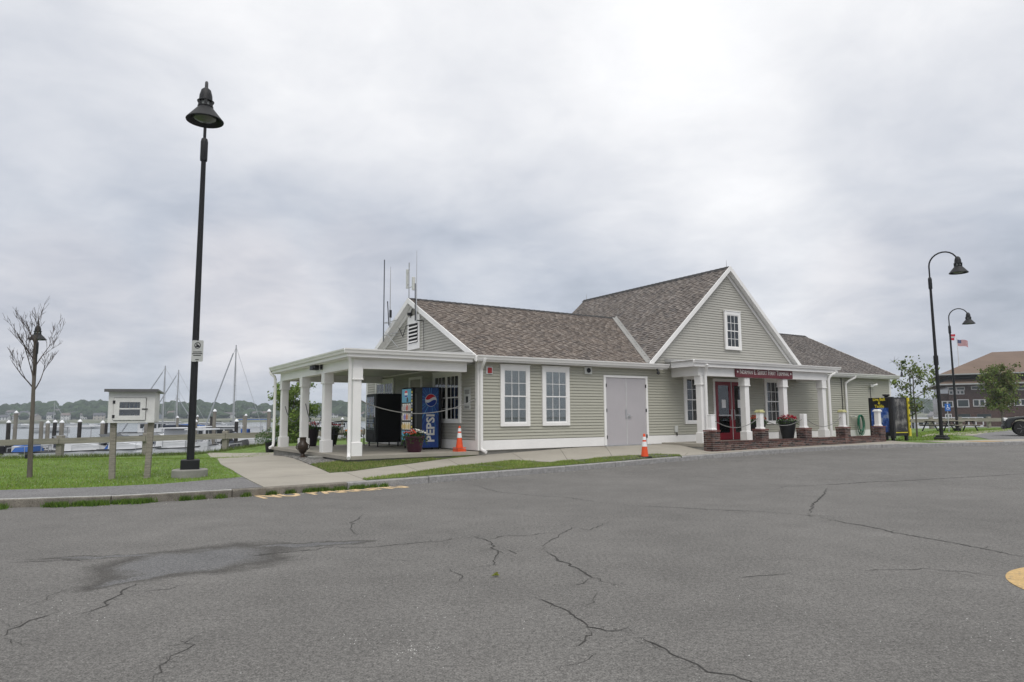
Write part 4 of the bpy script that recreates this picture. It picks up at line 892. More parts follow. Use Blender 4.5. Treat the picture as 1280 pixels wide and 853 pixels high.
# drink machine with product buttons (middle)
t = local_thing('vending_machine', 'black drink vending machine with lit product panels and a light blue top, in the middle', 'vending machine', -.93, 2.86); cabinet(t, .84, .92, 2.12, mat('black_enamel', (.014, .014, .016)), .08)
m = MB(); m.box(-.03, -.001, .01, 1.04, .09, 2.10); d = m.build('door', black_m, t); d.scale = (1, .875, 1)
lb = mat('light_blue_print', (.10, .34, .48), .35)
m = MB(); m.box(-.036, -.030, .16, 1.02, 1.60, 2.07); m.build('top_panel', lb, d); m = MB(); m.box(-.036, -.030, .16, 1.02, .30, .62); m.build('lower_panel', lb, d)
def backlit(m, k):
    b = m.node_tree.nodes['Principled BSDF']; m.node_tree.links.new(b.inputs['Base Color'].links[0].from_socket, b.inputs['Emission Color']); b.inputs['Emission Strength'].default_value = k; return m
lit_m = backlit(mat('lit_product_print', (1, 1, 1), .4, .05, 8, attr='tint'), .35); backlit(lb, .30)
def disc(m, c, r, ax, n=20, a0=0., a1=360., col=None, chord=False):
    if col: m.cur = col
    P = [(c[0]+r*math.cos(R(a0+(a1-a0)*k/n)), c[1]+r*math.sin(R(a0+(a1-a0)*k/n))) for k in range(n+1)]; return P
m = MB(); cy, cz = .62, 1.90
m.cur = (.70, .70, .70); m.prism([(cy+.15*math.cos(k*.314), cz+.13*math.sin(k*.314)) for k in range(20)], -.0375, -.0365, 'x')
m.cur = (.55, .02, .03); m.prism([(cy+.14*math.cos(R(10+16*k)), cz+.02+.10*math.sin(R(10+16*k))) for k in range(11)], -.0385, -.0377, 'x')
m.cur = (.02, .06, .30); m.prism([(cy+.14*math.cos(R(190+16*k)), cz-.03+.09*math.sin(R(190+16*k))) for k in range(11)], -.0385, -.0377, 'x')
m.cur = (.04, .02, .02); m.prism([(.40, 1.62), (.58, 1.62), (.56, 1.74), (.50, 1.80), (.42, 1.74)], -.0385, -.0377, 'x'); m.build('globe_emblem', lit_m, d)
for r in range(3):
    m = MB(); cs = ([(.40, .38, .36), (.45, .15, .12), (.40, .40, .42)], [(.45, .42, .38), (.50, .20, .10), (.22, .22, .5)], [(.55, .42, .20), (.60, .5, .3), (.5, .36, .14)])[r]
    for j in range(4):
        z = 1.32-r*.32; m.cur = (.62, .60, .55); m.box(-.034, -.0305, .19+j*.205, .37+j*.205, z-.02, z+.24); m.cur = cs[j % 3]; m.lathe([(.03, 0), (.05, .04), (.05, .13), (.02, .17), (.02, .20)], 8, (-.045, .28+j*.205, z))
    m.build('product_row', lit_m, d, kind='stuff')
m = MB()
for j in range(14): m.cur = ((.6, .6, .6), (.6, .5, .1), (.3, .3, .35))[j % 3]; m.box(-.036, -.030, .035, .12, .62+j*.10, .69+j*.10)
m.build('button_strip', lit_m, d, kind='stuff')
# blue artwork machine (nearest)
t = local_thing('vending_machine', 'tall drink vending machine with blue artwork and white vertical lettering, nearest the window', 'vending machine', -.90, 2.16); c = cabinet(t, .70, .62, 2.10, mat('black_enamel', (.014, .014, .016)), .05)
m = MB(); m.box(-.03, -.001, .01, .61, .07, 2.08); d = m.build('door', black_m, t)
m = MB(); m.box(-.036, -.030, .40, .55, .75, 1.9); m.build('button_panel', mat('shop_grey', (.1, .1, .11)), d)
m = MB(); m.box(-.028, .575, -.006, -.001, .07, 2.08); art = m.build('side_artwork', artwork_mat(), t, label='blue printed side panel with a red, white and blue globe and vertical white lettering')
blk = MB(); n = 28; gx, gz, gr = .29, 1.655, .215
def cap_poly(lo, hi, f0, f1): return [(gx+x, gz+f0(x)) for x in [lo+(hi-lo)*k/12 for k in range(13)]]+[(gx+x, gz+f1(x)) for x in [hi-(hi-lo)*k/12 for k in range(13)]]
m = MB(); m.cur = (.72, .73, .75); m.prism([(gx+gr*math.cos(2*math.pi*k/n), gz+gr*math.sin(2*math.pi*k/n)) for k in range(n)], -.009, -.006, 'y')
rr_ = gr*.94; wav = lambda x: .05*math.sin(x/gr*2.6)+.02
m.cur = (.55, .015, .03); xs = [-.97*rr_+1.94*rr_*k/16 for k in range(17)]
top = [(x, math.sqrt(max(0, rr_**2-x*x))) for x in xs]; up_ = [(gx+x, gz+max(min(wav(x)+.045, h), -h)) for x, h in top]+[(gx+x, gz+h) for x, h in top[::-1]]; m.prism(up_, -.0125, -.0095, 'y')
m.cur = (.008, .04, .26); dn_ = [(gx+x, gz+min(max(wav(x)-.055, -h), h)) for x, h in top]+[(gx+x, gz-h) for x, h in top[::-1]]; m.prism(dn_, -.0125, -.0095, 'y'); m.build('globe_emblem', petal_m, art)
text('PEPSI', .42, mat('sign_white', (.75, .74, .70)), art, basis((.29, -.009, .72), (0, 0, 1), (-1, 0, 0), (0, -1, 0)), bold=.012, sx=1.02)

# potted flowers ----------------------------------------------------
def flowers(name, c, r, h, cols, n, leafn, parent, droop=0., seed=1):
    rs = random.Random(seed); m = MB()
    for i in range(leafn):
        a = rs.uniform(0, 6.28); rr = r*math.sqrt(rs.random())*1.1; z = c[2]+rs.uniform(-.02, h*.8)*(1-.5*(rr/r)**2)-droop*max(0, rr/r-.8)*rs.random()*2
        p = Vector((c[0]+rr*math.cos(a), c[1]+rr*math.sin(a), z)); s = rs.uniform(.02, .045); d = Vector((rs.uniform(-1, 1), rs.uniform(-1, 1), rs.uniform(-.3, 1))).normalized(); e_ = d.cross(Vector((rs.random(), rs.random(), .3))).normalized()
        k = rs.uniform(.6, 1.2); m.cur = (.07*k, .15*k, .03*k); m.add([p-d*s, p+e_*s*.5, p+d*s, p-e_*s*.5], [(0, 1, 2, 3)])
    fo = m.build('foliage', leaf_m, parent, kind='stuff'); m = MB()
    for i in range(n):
        a = rs.uniform(0, 6.28); rr = r*math.sqrt(rs.random())*.95; z = c[2]+h*(1-.45*(rr/r)**2)*rs.uniform(.7, 1.1)
        p = Vector((c[0]+rr*math.cos(a), c[1]+rr*math.sin(a), z)); k = rs.uniform(.75, 1.15); cc = cols(rs, p); m.cur = tuple(q*k for q in cc); nn = Vector((rs.uniform(-.6, .6), rs.uniform(-.8, .4), 1)).normalized(); e1 = nn.orthogonal().normalized(); e2 = nn.cross(e1); s = rs.uniform(.022, .038)
        vs = [p]+[p+(e1*math.cos(1.2566*q)+e2*math.sin(1.2566*q))*s+nn*s*.4 for q in range(5)]; m.add(vs, [(0, 1+q, 1+(q+1) % 5) for q in range(5)])
    m.build('blossoms', petal_m, parent, kind='stuff')
def pot(t, prof, m_, soil_z, soil_r, n=28):
    m = MB(); m.lathe(prof, n); p = m.build('pot', m_, t, smooth=True); m = MB(); m.lathe([(soil_r, soil_z-.02), (soil_r, soil_z), (.001, soil_z+.02)], 16); m.build('soil', soil_m, t); return p
t = local_thing('flower_pot', 'wide maroon glazed pot of red and white flowers in front of the vending machines', 'flower pot', -1.75, .98)
pot(t, [(.20, 0), (.215, .02), (.30, .42), (.335, .44), (.335, .50), (.29, .50), (.27, .44)], maroon_m, .44, .28)
flowers('f', (0, 0, .46), .38, .24, lambda rs, p: (.62, .09, .05) if p.x < -.03 else (.75, .75, .68), 130, 420, t, .5, 4)
t = local_thing('flower_pot', 'maroon pot of yellow and orange flowers just behind the front corner post', 'flower pot', -3.62, 1.35)
pot(t, [(.13, 0), (.14, .02), (.20, .50), (.22, .52), (.22, .58), (.19, .58), (.18, .52)], maroon_m, .52, .18)
flowers('f', (0, 0, .54), .25, .22, lambda rs, p: rs.choice([(.70, .38, .02), (.65, .22, .02)]), 90, 220, t, .1, 5)
for (u, v, w_, lab, sd) in ((-1.78, 9.1, .36, 'wide black pot of red flowers between the two middle porch posts', 6), (-2.95, 7.75, .27, 'black pot of red flowers beside the urn, behind the second left porch post', 7)):
    t = local_thing('flower_pot', lab, 'flower pot', u, v, -.03 if v < 8.5 else -.15)
    h = .72 if v < 8.5 else .78; pot(t, [(w_*.55, 0), (w_*.6, .02), (w_*.95, h-.1), (w_*1.05, h-.06), (w_*1.05, h), (w_*.95, h), (w_*.9, h-.06)], mat('black_plum', (.02, .012, .018), .35), h-.07, w_*.88)
    flowers('f', (0, 0, h-.05), w_*1.15, .26, lambda rs, p: rs.choice([(.55, .03, .06), (.6, .10, .10)]), 100, 260, t, .1, sd)
for (u, v, lab, sd, col) in ((12.15, -1.15, 'tall black tapered pot of orange red flowers behind the second brick pier', 8, (.42, .07, .03)), (13.42, -1.62, 'tall black tapered pot of deep red flowers under the right entrance window', 9, (.40, .01, .03))):
    t = local_thing('flower_pot', lab, 'flower pot', u, v, .04)
    pot(t, [(.20, 0), (.21, .02), (.33, .68), (.36, .70), (.36, .76), (.31, .76), (.30, .70)], char_m, .70, .30)
    flowers('f', (0, 0, .70), .38, .30, lambda rs, p, col=col: col, 190, 360, t, .15, sd)
    if sd == 9:
        rs = random.Random(2); m = MB()
        for i in range(40): p = Vector((.33+rs.uniform(-.05, .12), rs.uniform(-.2, .2), .70-rs.random()*.28)); m.cur = (.28, .42, .06); s = .05; m.add([p, p+Vector((s, 0, s*.3)), p+Vector((s*.6, s, -s*.5))], [(0, 1, 2)])
        m.build('trailing_vine', leaf_m, t, kind='stuff')
# urn on the gravel
p_ = onT(378, 573.5); t = thing('garden_urn', 'dark bronze metal urn standing on the gravel before the porch', 'urn', (p_[0], p_[1], T(*p_)+.02))
m = MB(); m.lathe([(.15, 0), (.15, .03), (.08, .07), (.06, .14), (.11, .20), (.165, .30), (.175, .38), (.15, .46), (.10, .52), (.10, .63), (.115, .66), (.09, .66), (.08, .55)], 24); m.build('body', bronze_m, t, smooth=True)
for s in (-1, 1): m = MB(); m.tube([(s*.14, 0, .44), (s*.20, 0, .42), (s*.21, 0, .32), (s*.15, 0, .26)], .015, 6); m.build('handle', bronze_m, t, smooth=True)
p_ = onT(338.5, 565.5); t = thing('shrub_pot', 'squat black pot with a leafy green shrub left of the porch', 'plant pot', (p_[0], p_[1], T(*p_)))
pot(t, [(.20, 0), (.21, .02), (.25, .40), (.27, .42), (.27, .46), (.23, .46), (.22, .42)], black_m, .42, .22)
flowers('f', (0, 0, .45), .62, .80, lambda rs, p: (.45, .45, .35), 14, 1500, t, 0, 11)
# bench in the porch
t = local_thing('bench', 'black metal slatted bench behind the front porch post', 'bench', -2.35, 7.0, -.03, R(8))
for i in range(4): m = MB(); m.box(0, 1.3, i*.11, i*.11+.085, .43, .45); m.build('seat_slat', black_m, t)
for i in range(15): m = MB(); m.tube([(.04+i*.086, .46, .5), (.04+i*.086, .53, .88)], .010, 6); m.build('back_slat', black_m, t)
m = MB(); m.tube([(0, .45, .48), (1.3, .45, .48)], .018, 6); m.tube([(0, .535, .9), (.65, .545, .95), (1.3, .535, .9)], .02, 6); m.build('back_rail', black_m, t)
for x in (.0, 1.3):
    for y, y2 in ((.02, -.01), (.44, .50)): m = MB(); m.tube([(x, y2, 0), (x, y, .44)], .02, 6); m.build('leg', black_m, t)
    m = MB(); m.tube([(x, .0, .44), (x, -.01, .66), (x, .22, .68), (x, .50, .64)], .016, 6); m.build('armrest', black_m, t)

# traffic cones -----------------------------------------------------
def cone(label, loc, rz, stacked=1, h=.71):
    t = thing('traffic_cone', label, 'traffic cone', loc, rz)
    m = MB(); m.bbox(-.16, .16, -.16, .16, 0, .035, .01); m.build('base', black_m if stacked == 1 else orange_m, t)
    for k in range(1, stacked): m = MB(); m.bbox(-.155, .155, -.155, .155, .035*k+.012*k, .035*k+.03+.012*k, .01); m.build('base', orange_m, t)
    z0 = .035*stacked+(.012*(stacked-1)); R0 = .115; rad = lambda z: R0+(.032-R0)*(z/h)
    m = MB(); m.lathe([(R0, z0), (rad(.05), z0+.05), (.034, z0+h-.06), (.03, z0+h-.04), (.001, z0+h-.035)], 20); m.build('cone_body', orange_m, t, smooth=True)
    for a, b in ((.30, .45), (.50, .60)): m = MB(); m.lathe([(rad(a*1.02)+.003, z0+a), (rad(b)+.001, z0+b)], 20, cap=False); m.build('reflective_band', reflect_m, t, smooth=True)
    return t
cone('stack of two or three orange cones on the porch slab by the building corner', BL(-.45, .42, -.03), RZ+.1, 3)
q = onT(806, 570); cone('single orange cone with black base on the grass verge by the double doors', (q[0], q[1], T(*q)+.03), .4, 1, .73)

# hose, bait machines ----------------------------------------------
m = MB(); rs = random.Random(5); P = []
for k in range(11):
    w_, h_ = rs.uniform(.16, .26), rs.uniform(.36, .50); cx_ = rs.uniform(-.05, .05)
    for j in range(14): a = 2*math.pi*j/14+math.pi/2; P.append((cx_+w_*math.cos(a), -.10-.012*k, .0-.4+h_*math.sin(a)*1.0+(.5-h_)))
m.tube(P, .013, 5); hs = m.build('garden_hose', green_hose, smooth=True); hs.location = BL(21.15, -.02, .92); hs.rotation_euler = (0, 0, RZ); tag(hs, 'coiled green garden hose hanging on the wall beside the last downspout', 'hose')
m = MB(); m.tube([(20.6, -.03, .95), (20.6, -.18, .95)], .03, 8); m.lathe([(.07, 0), (.07, .02)], 10, (20.6, -.20, .95)); m.tube([(20.6, -.18, .95), (20.8, -.2, .93), (21.0, -.14, .85)], .014, 6); m.build('hose_tap', white, B)
def bait_art(name, c1, c2, c3):
    m = bpy.data.materials.new(name); m.use_nodes = True; t = m.node_tree; b = t.nodes['Principled BSDF']; L = t.links.new
    tcn = t.nodes.new('ShaderNodeTexCoord'); n = t.nodes.new('ShaderNodeTexNoise'); n.inputs['Scale'].default_value = 3.2; n.inputs['Detail'].default_value = 4; L(tcn.outputs['Object'], n.inputs['Vector'])
    r = t.nodes.new('ShaderNodeValToRGB'); L(n.outputs['Fac'], r.inputs[0]); e = r.color_ramp.elements; e[0].position = .36; e[0].color = (*c1, 1); e[1].position = .66; e[1].color = (*c3, 1); q = e.new(.5); q.color = (*c2, 1)
    L(r.outputs[0], b.inputs['Base Color']); b.inputs['Roughness'].default_value = .25; return m
q = onT(1117.5, 551.5); ang = R(27)
t = thing('bait_vending_machine', 'big black outdoor bait vending machine with yellow lettering beyond the brick wall', 'vending machine', (q[0], q[1], T(*q)), ang)
yl = mat('bright_yellow_print', (.60, .50, .03), .4)
m = MB(); m.bbox(0, 1.08, 0, 1.12, .22, 1.92, .02); m.build('cabinet', black_m, t)
m = MB(); m.bbox(-.03, .10, -.06, .0, .12, 1.94, .01); m.bbox(-.05, .0, -.03, .12, .12, 1.94, .01); m.build('corner_frame', char_m, t)
for x in (.08, 1.0):
    for y in (.08, 1.02): m = MB(); m.bbox(x-.06, x+.06, y-.06, y+.06, 0, .22, .01); m.build('leg', black_m, t)
m = MB(); m.box(-.012, -.002, .16, 1.0, .38, 1.46); pa = m.build('blue_picture', bait_art('bait_blue_art', (.01, .02, .09), (.03, .10, .40), (.35, .42, .50)), t)
m = MB(); m.box(.16, .98, -.012, -.002, .42, 1.86); pb = m.build('dark_picture', bait_art('bait_dark_art', (.012, .012, .014), (.05, .048, .046), (.20, .19, .18)), t)
text('Live Bait\n&\nTackle', .18, yl, t, basis((-.014, .58, 1.68), (0, -1, 0), (0, 0, 1), (-1, 0, 0)), bold=.006, sx=.95, depth=.003)
m = MB(); m.box(.14, 1.0, -.014, -.002, .345, .385); m.build('yellow_strip', yl, t)
m = MB(); m.bbox(1.085, 1.20, -.05, .12, .20, 1.90, .01); ys = m.build('side_banner', yl, t)
for k, z in enumerate((1.62, 1.38, 1.05, .80, .55)): m = MB(); m.prism([(1.10, z), (1.18, z+.03), (1.17, z+.14), (1.12, z+.12)], -.055, -.051, 'y'); m.build('print_mark', black_m, ys)
m = MB(); m.lathe([(.07, 1.92), (.08, 1.97), (.16, 2.02), (.14, 2.06), (.001, 2.08)], 12, (.25, .4, 0)); m.build('top_ornament', black_m, t)

# ================================================================== street lamps
def make_lamp(label, loc, rz, H=9.1, reach=1.15, shade_r=.40, k=1., pole_r=.085, group='gooseneck street lamps'):
    t = thing('street_lamp', label, 'street lamp', loc, rz, group)
    m = MB(); m.bbox(-.20*k, .20*k, -.20*k, .20*k, 0, .22, .02); m.build('base_cover', black_m, t)
    h0 = H-1.15*k
    m = MB(); m.tube([(0, 0, .1), (0, 0, 2.4*k), (0, 0, h0)], [pole_r, pole_r*.92, pole_r*.62], 14); p = m.build('pole', black_m, t, smooth=True)
    m = MB(); m.lathe([(pole_r*.95, h0-.55), (pole_r, h0-.5), (pole_r, h0-.08), (pole_r*.8, h0), (pole_r*.5, h0+.02)], 14); m.build('collar', black_m, t, smooth=True)
    P = [(0, 0, h0-.1), (0, 0, h0+.45*k)]; rc = reach/2
    for a in range(0, 181, 15): P.append((rc-rc*math.cos(R(a)), 0, h0+.55*k+(H-h0-.55*k)*math.sin(R(a))))
    P.append((reach, 0, h0+.55*k)); m = MB(); m.tube(P, .035*k**.5, 10); m.build('arm', black_m, t, smooth=True)
    zb = h0+.02*k; s = shade_r
    m = MB(); m.lathe([(s, zb), (s*1.01, zb+.015), (s*.40, zb+.32*k), (s*.42, zb+.33*k), (s*.42, zb+.35*k)], 28, (reach, 0, 0), cap=False); m.lathe([(s*.985, zb+.004), (s*.38, zb+.31*k)], 28, (reach, 0, 0), cap=False); sh = m.build('shade', black_m, t, smooth=True)
    m = MB(); m.lathe([(s*.30, zb+.30*k), (s*.30, zb+.46*k)], 16, (reach, 0, 0)); m.build('vent_ring', mat('frosted_lens', (.35, .36, .34), .4), t, smooth=True)
    for a in range(6): x = math.cos(a*math.pi/3)*s*.36; y = math.sin(a*math.pi/3)*s*.36; m = MB(); m.box(reach+x-.03*k, reach+x+.03*k, y-.03*k, y+.03*k, zb+.33*k, zb+.47*k); m.build('vent_rib', black_m, t)
    m = MB(); m.lathe([(s*.44, zb+.45*k), (s*.46, zb+.47*k), (s*.36, zb+.50*k), (s*.34, zb+.62*k), (s*.26, zb+.74*k), (.04, zb+.80*k)], 20, (reach, 0, 0)); m.build('housing', black_m, t, smooth=True)
    m = MB(); m.lathe([(s*.62, zb+.10), (s*.60, zb+.05), (s*.35, zb+.0), (.001, zb-.01)], 20, (reach, 0, 0)); m.build('lens', mat('smoked_lens', (.10, .11, .095), .25), t, smooth=True)
    return t
q = onT(237, 596); LB = (q[0], q[1], T(*q)); arm = math.atan2(-1.1, .50)
lamp = make_lamp('tall black gooseneck lamp on a round concrete footing, nearest the camera at left', (LB[0], LB[1], LB[2]+.17), arm, 9.05, 1.05)
m = MB(); m.lathe([(.38, -.3), (.38, .15), (.36, .172), (.001, .175)], 32); ft = m.build('concrete_footing', found_m, lamp, smooth=True); ft.location = (0, 0, -.17)
def road_sign(parent, z, w_, h_, rot, off=.10):
    m = MB(); n = 6; out = []
    for cx_, cz_, a0 in ((w_/2-.03, h_/2-.03, 0), (-w_/2+.03, h_/2-.03, 90), (-w_/2+.03, -h_/2+.03, 180), (w_/2-.03, -h_/2+.03, 270)):
        for k_ in range(n+1): a = R(a0+90*k_/n); out.append((cx_+.03*math.cos(a), cz_+.03*math.sin(a)))
    m.prism(out, -.004, .0, 'y'); s = m.build('sign_plate', mat('sign_plate_white', (.44, .45, .43), .5, .08, 4), parent, label='small white regulation sign strapped to the pole'); s.location = off; s.rotation_euler = (0, 0, rot); return s
sgn = road_sign(lamp, 0, .27, .50, -arm, (0, 0, 2.85)); sgn.location = Matrix.Rotation(-arm, 3, 'Z') @ Vector((.10, -.10, 2.72))
m = MB()
for k in range(18): a = 2*math.pi*k/18; b = 2*math.pi*(k+1)/18; m.add([(.075*math.cos(a), -.0065, .13+.075*math.sin(a)), (.075*math.cos(b), -.0065, .13+.075*math.sin(b)), (.058*math.cos(b), -.0065, .13+.058*math.sin(b)), (.058*math.cos(a), -.0065, .13+.058*math.sin(a))], [(0, 1, 2, 3)])
m.box(-.05, .05, -.0065, -.005, .09, .11); m.box(-.03, .0, -.0065, -.005, .11, .17); m.box(-.02, .04, -.0065, -.005, .10, .14); m.build('pictogram', char_m, sgn)
for z, ww in ((-.02, .10), (-.06, .12), (-.10, .09), (-.20, .04)): m = MB(); m.box(-ww, ww, -.0065, -.005, z-.012, z+.006); m.build('print_line', char_m, sgn)
for z in (-.24, .25): m = MB(); m.lathe([(.012, 0), (.012, .006)], 8); o = m.build('bolt', char_m, sgn); o.location = (0, -.004, z); o.rotation_euler = (math.pi/2, 0, 0)
m = MB(); m.box(-.025, .025, -.1, .0, 0, 0.001); 
q = onT(1177.5, 550); make_lamp('tall black gooseneck lamp by the kerb, right of the bait machine', (q[0], q[1], T(*q)), R(-52), 8.95, 1.25)
L2 = bpy.data.objects['street_lamp.001']; m = MB(); m.bbox(-.26, .26, -.26, .26, 0, .14, .03); m.build('foundation_plate', char_m, L2); m = MB(); m.tube([(0, 0, 3.55), (0, 0, 4.0)], .105, 14); m.build('access_sleeve', black_m, L2)
q = onT(1197, 539.5); make_lamp('second black gooseneck lamp standing among the picnic tables', (q[0], q[1], T(*q)), R(-40), 8.55, 1.15)
q = at(1142, 541, 75); make_lamp('distant black gooseneck lamp seen behind the young tree', (q.x, q.y, -.4), math.pi+R(10), 6.8, .95, .26, .75, pole_r=.08)
q = onT(44, 571); q = (at(36.5, 569, 31.3).x, 31.3); make_lamp('shorter black lamp seen end-on right behind the bare tree', (q[0], q[1], T(*q)), math.atan2(-.82, .57), 6.25, .9, .36, .8, .075)

# ================================================================== little library box
pL, pR = Vector((-8.92, 15.49)), Vector((-8.21, 15.43)); c = (pL+pR)/2; zg = T(c.x, c.y); ra = R(15)
t = thing('book_box', 'white painted wooden little library box on two grey posts on the lawn', 'library box', (c.x, c.y, zg), ra)
for s in (-1, 1): m = MB(); m.bbox(s*.355-.06, s*.355+.06, .0, .09, -.1, 1.26, .008); o = m.build('post', wood_m, t); o.rotation_euler = (0, s*R(1.3), 0)
wbx = mat('chalky_white_paint', (.62, .62, .60), .75, .10, 5, .2, 30, fine=.06)
m = MB(); m.box(-.47, .47, -.10, .34, 1.24, 1.265); m.box(-.47, .47, .31, .34, 1.265, 1.93); m.box(-.47, -.445, -.10, .31, 1.265, 1.95); m.box(.445, .47, -.10, .31, 1.265, 1.95)
m.box(-.445, .445, -.10, -.078, 1.80, 1.95); m.box(-.445, -.36, -.10, -.078, 1.265, 1.80); m.box(.30, .445, -.10, -.078, 1.265, 1.80); m.box(-.36, .30, -.10, -.078, 1.265, 1.29); m.build('box_body', wbx, t)
for i in range(4): m = MB(); m.box(.4705, .476, -.09+i*.107, .01+i*.107, 1.27, 1.93); m.build('side_board', wbx, t)
m = MB(); m.prism([(-.20, 1.95), (.42, 1.90), (.42, 1.925), (-.20, 1.99)], -.53, .55, 'x'); m.build('roof', mat('box_roof', (.30, .31, .30), .8, .15, 4), t, fix=True); m = MB(); m.box(-.535, .555, -.215, -.20, 1.925, 1.988); m.build('roof_edge', mat('dark_roof_edge', (.10, .10, .10), .8), t)
m = MB(); m.box(-.35, -.24, -.125, -.1005, 1.30, 1.79); m.box(.18, .29, -.125, -.1005, 1.30, 1.79); m.box(-.24, .18, -.125, -.1005, 1.30, 1.40); m.box(-.24, .18, -.125, -.1005, 1.70, 1.79); m.box(-.24, .18, -.1255, -.1005, 1.535, 1.565); d = m.build('door', wbx, t)
for z0, z1 in ((1.40, 1.535), (1.565, 1.70)): m = MB(); m.box(-.24, .18, -.112, -.109, z0, z1); m.build('pane', pane_m, d)
for z in (1.38, 1.70): m = MB(); m.box(-.375, -.325, -.132, -.125, z-.035, z+.035); m.build('hinge', char_m, d)
m = MB(); m.box(.22, .34, -.135, -.126, 1.53, 1.555); m.build('latch', char_m, d)
rs = random.Random(8)
m = MB(); m.box(-.43, .43, -.05, .30, 1.535, 1.555); m.build('shelf', wbx, t)
for z, lb_ in ((1.268, 'lower'), (1.557, 'upper')):
    x = -.30; m = MB()
    while x < .28:
        w_ = rs.uniform(.015, .035); h_ = rs.uniform(.15, .22); m.cur = rs.choice([(.2, .2, .2), (.3, .28, .25), (.15, .05, .04), (.05, .08, .15), (.4, .38, .34)]); tl = rs.choice((0, .04, .05))
        m.loft([[(x, -.04, z), (x+w_-.003, -.04, z), (x+w_-.003, .10, z), (x, .10, z)], [(x+tl, -.04, z+h_), (x+tl+w_-.003, -.04, z+h_), (x+tl+w_-.003, .10, z+h_), (x+tl, .10, z+h_)]]); x += w_+.003
    o = m.build('books', petal_m, kind='stuff'); o.location = (c.x, c.y, zg); o.rotation_euler = (0, 0, ra); tag(o, lb_+' row of leaning books inside the white library box', 'books')

# ================================================================== vegetation
def bare_tree(label, base, H, seed):
    rs = random.Random(seed); t = thing('bare_tree', label, 'tree', base)
    def V(*a): return Vector(a)
    tr = MB(); tr.tube([(0, 0, -.1), (.0, 0, .6), (.02, 0, 1.5), (.03, 0, 2.6), (.02, 0, 3.3)], [.058, .05, .043, .034, .022], 8); trunk = tr.build('trunk', bark_m, t, smooth=True)
    def grow(m, p, d, ln, r, lev):
        pts = [p]; rr = [r]; n = 4; q = p.copy()
        for i in range(n):
            d = (d+Vector((rs.uniform(-.10, .10), rs.uniform(-.10, .10), rs.uniform(-.02, .14)))).normalized(); q = q+d*ln/n; pts.append(q.copy()); rr.append(max(.0028, r*(1-.65*(i+1)/n)))
        m.tube(pts, rr, 5 if lev < 2 else 4, cap=False)
        if lev < 3:
            k = (4, 3, 3)[lev]
            for j in range(k):
                f = rs.uniform(.3, 1.0); i = min(n-1, int(f*n)); pp = pts[i]+(pts[i+1]-pts[i])*(f*n-i)
                a = rs.uniform(0, 6.28); side = Vector((math.cos(a), math.sin(a), 0)); dd = (d*1.0+side*rs.uniform(.35, .75)+Vector((0, 0, .15))).normalized()
                grow(m, pp, dd, ln*rs.uniform(.45, .68), max(.004, rr[i]*.6), lev+1)
    bx_ = bearing(37, 500); right = Vector((bx_.y, -bx_.x, 0)).normalized()
    limbs = [(2.05, -.80, 1.25), (1.95, .62, 1.3), (2.5, .62, 1.25), (2.7, -.55, 1.2), (2.3, .15, 1.5), (3.0, .35, 1.0), (3.1, -.3, 1.0), (2.2, -.2, 1.35)]
    for z, sx, ln in limbs:
        m = MB(); d = (right*sx*.75+Vector((0, 0, .8))+Vector((-right.y, right.x, 0))*rs.uniform(-.5, .5)).normalized(); grow(m, Vector((.02, 0, z)), d, ln*.60, .016, 0); m.build('limb', mat('dark_bark', (.055, .042, .036), .9, .3, 8), t)
    return t
q = onT(37, 597); bt = bare_tree('small leafless tree on the lawn in front of the shorter lamp', (q[0], q[1], T(*q)), 3.9, 12); bt.rotation_euler = (R(-2.5), R(-4.0), 0)
def leafy_tree(label, base, H, cr_, trunk_h, nleaf, leaf, cols, seed, dens=1., tr_=.07, bushy=False):
    rs = random.Random(seed); t = thing('leafy_tree', label, 'tree', base); m = MB(); top = H-cr_[2]*.3
    m.tube([(0, 0, -.1), (.03, .02, H*.3), (0, .05, H*.6), (.02, 0, H*.92)], [tr_, tr_*.8, tr_*.5, tr_*.15], 8); m.build('trunk', bark_m, t, smooth=True)
    tips = []; m = MB(); zc = (trunk_h+H)/2
    nb = 26
    for i in range(nb):
        z = trunk_h*.85+(H-trunk_h)*(i/nb)*.9; a = rs.uniform(0, 6.28); f = 1-abs((z-zc)/(H-trunk_h))**1.6*.9; L_ = cr_[0]*f*rs.uniform(.6, 1.1)
        p = Vector((0, 0, z)); e_ = p+Vector((math.cos(a)*L_, math.sin(a)*L_, L_*rs.uniform(.35, .8))); md = (p+e_)/2+Vector((0, 0, -.05*L_))
        m.tube([p, md, e_], [tr_*.3, tr_*.2, .006], 5, cap=False)
        for j in range(5): f2 = rs.uniform(.35, 1); q = p+(e_-p)*f2; o = Vector((rs.uniform(-1, 1), rs.uniform(-1, 1), rs.uniform(-.5, .8)))*cr_[0]*.30; m.tube([q, q+o], [.008, .004], 4, cap=False); tips.append(q+o)
    m.build('branches', bark_m, t)
    m = MB(); cl_ = [(tp, rs.uniform(.10, .24)*cr_[0], rs.uniform(.55, 1.25)) for tp in tips if rs.random() < dens]
    for tp, r_, k0 in cl_:
        for i in range(int(nleaf/len(cl_))):
            d = Vector((rs.gauss(0, .55), rs.gauss(0, .55), rs.gauss(0, .42)))*r_*1.25; p = tp+d; n = Vector((rs.uniform(-1, 1), rs.uniform(-1, 1), rs.uniform(-.2, 1))).normalized(); e1 = n.orthogonal().normalized()*leaf*rs.uniform(.6, 1.2); e2 = n.cross(e1)*.6
            c = rs.choice(cols); k = k0*rs.uniform(.8, 1.2); m.cur = tuple(min(1, q*k) for q in c); m.add([p-e1, p+e2, p+e1, p-e2], [(0, 1, 2, 3)])
    m.build('crown', leaf_m, t, kind='stuff'); return t
G1 = [(.17, .23, .06), (.24, .29, .08), (.09, .13, .045)]; G2 = [(.17, .25, .05), (.24, .32, .08), (.11, .18, .04)]
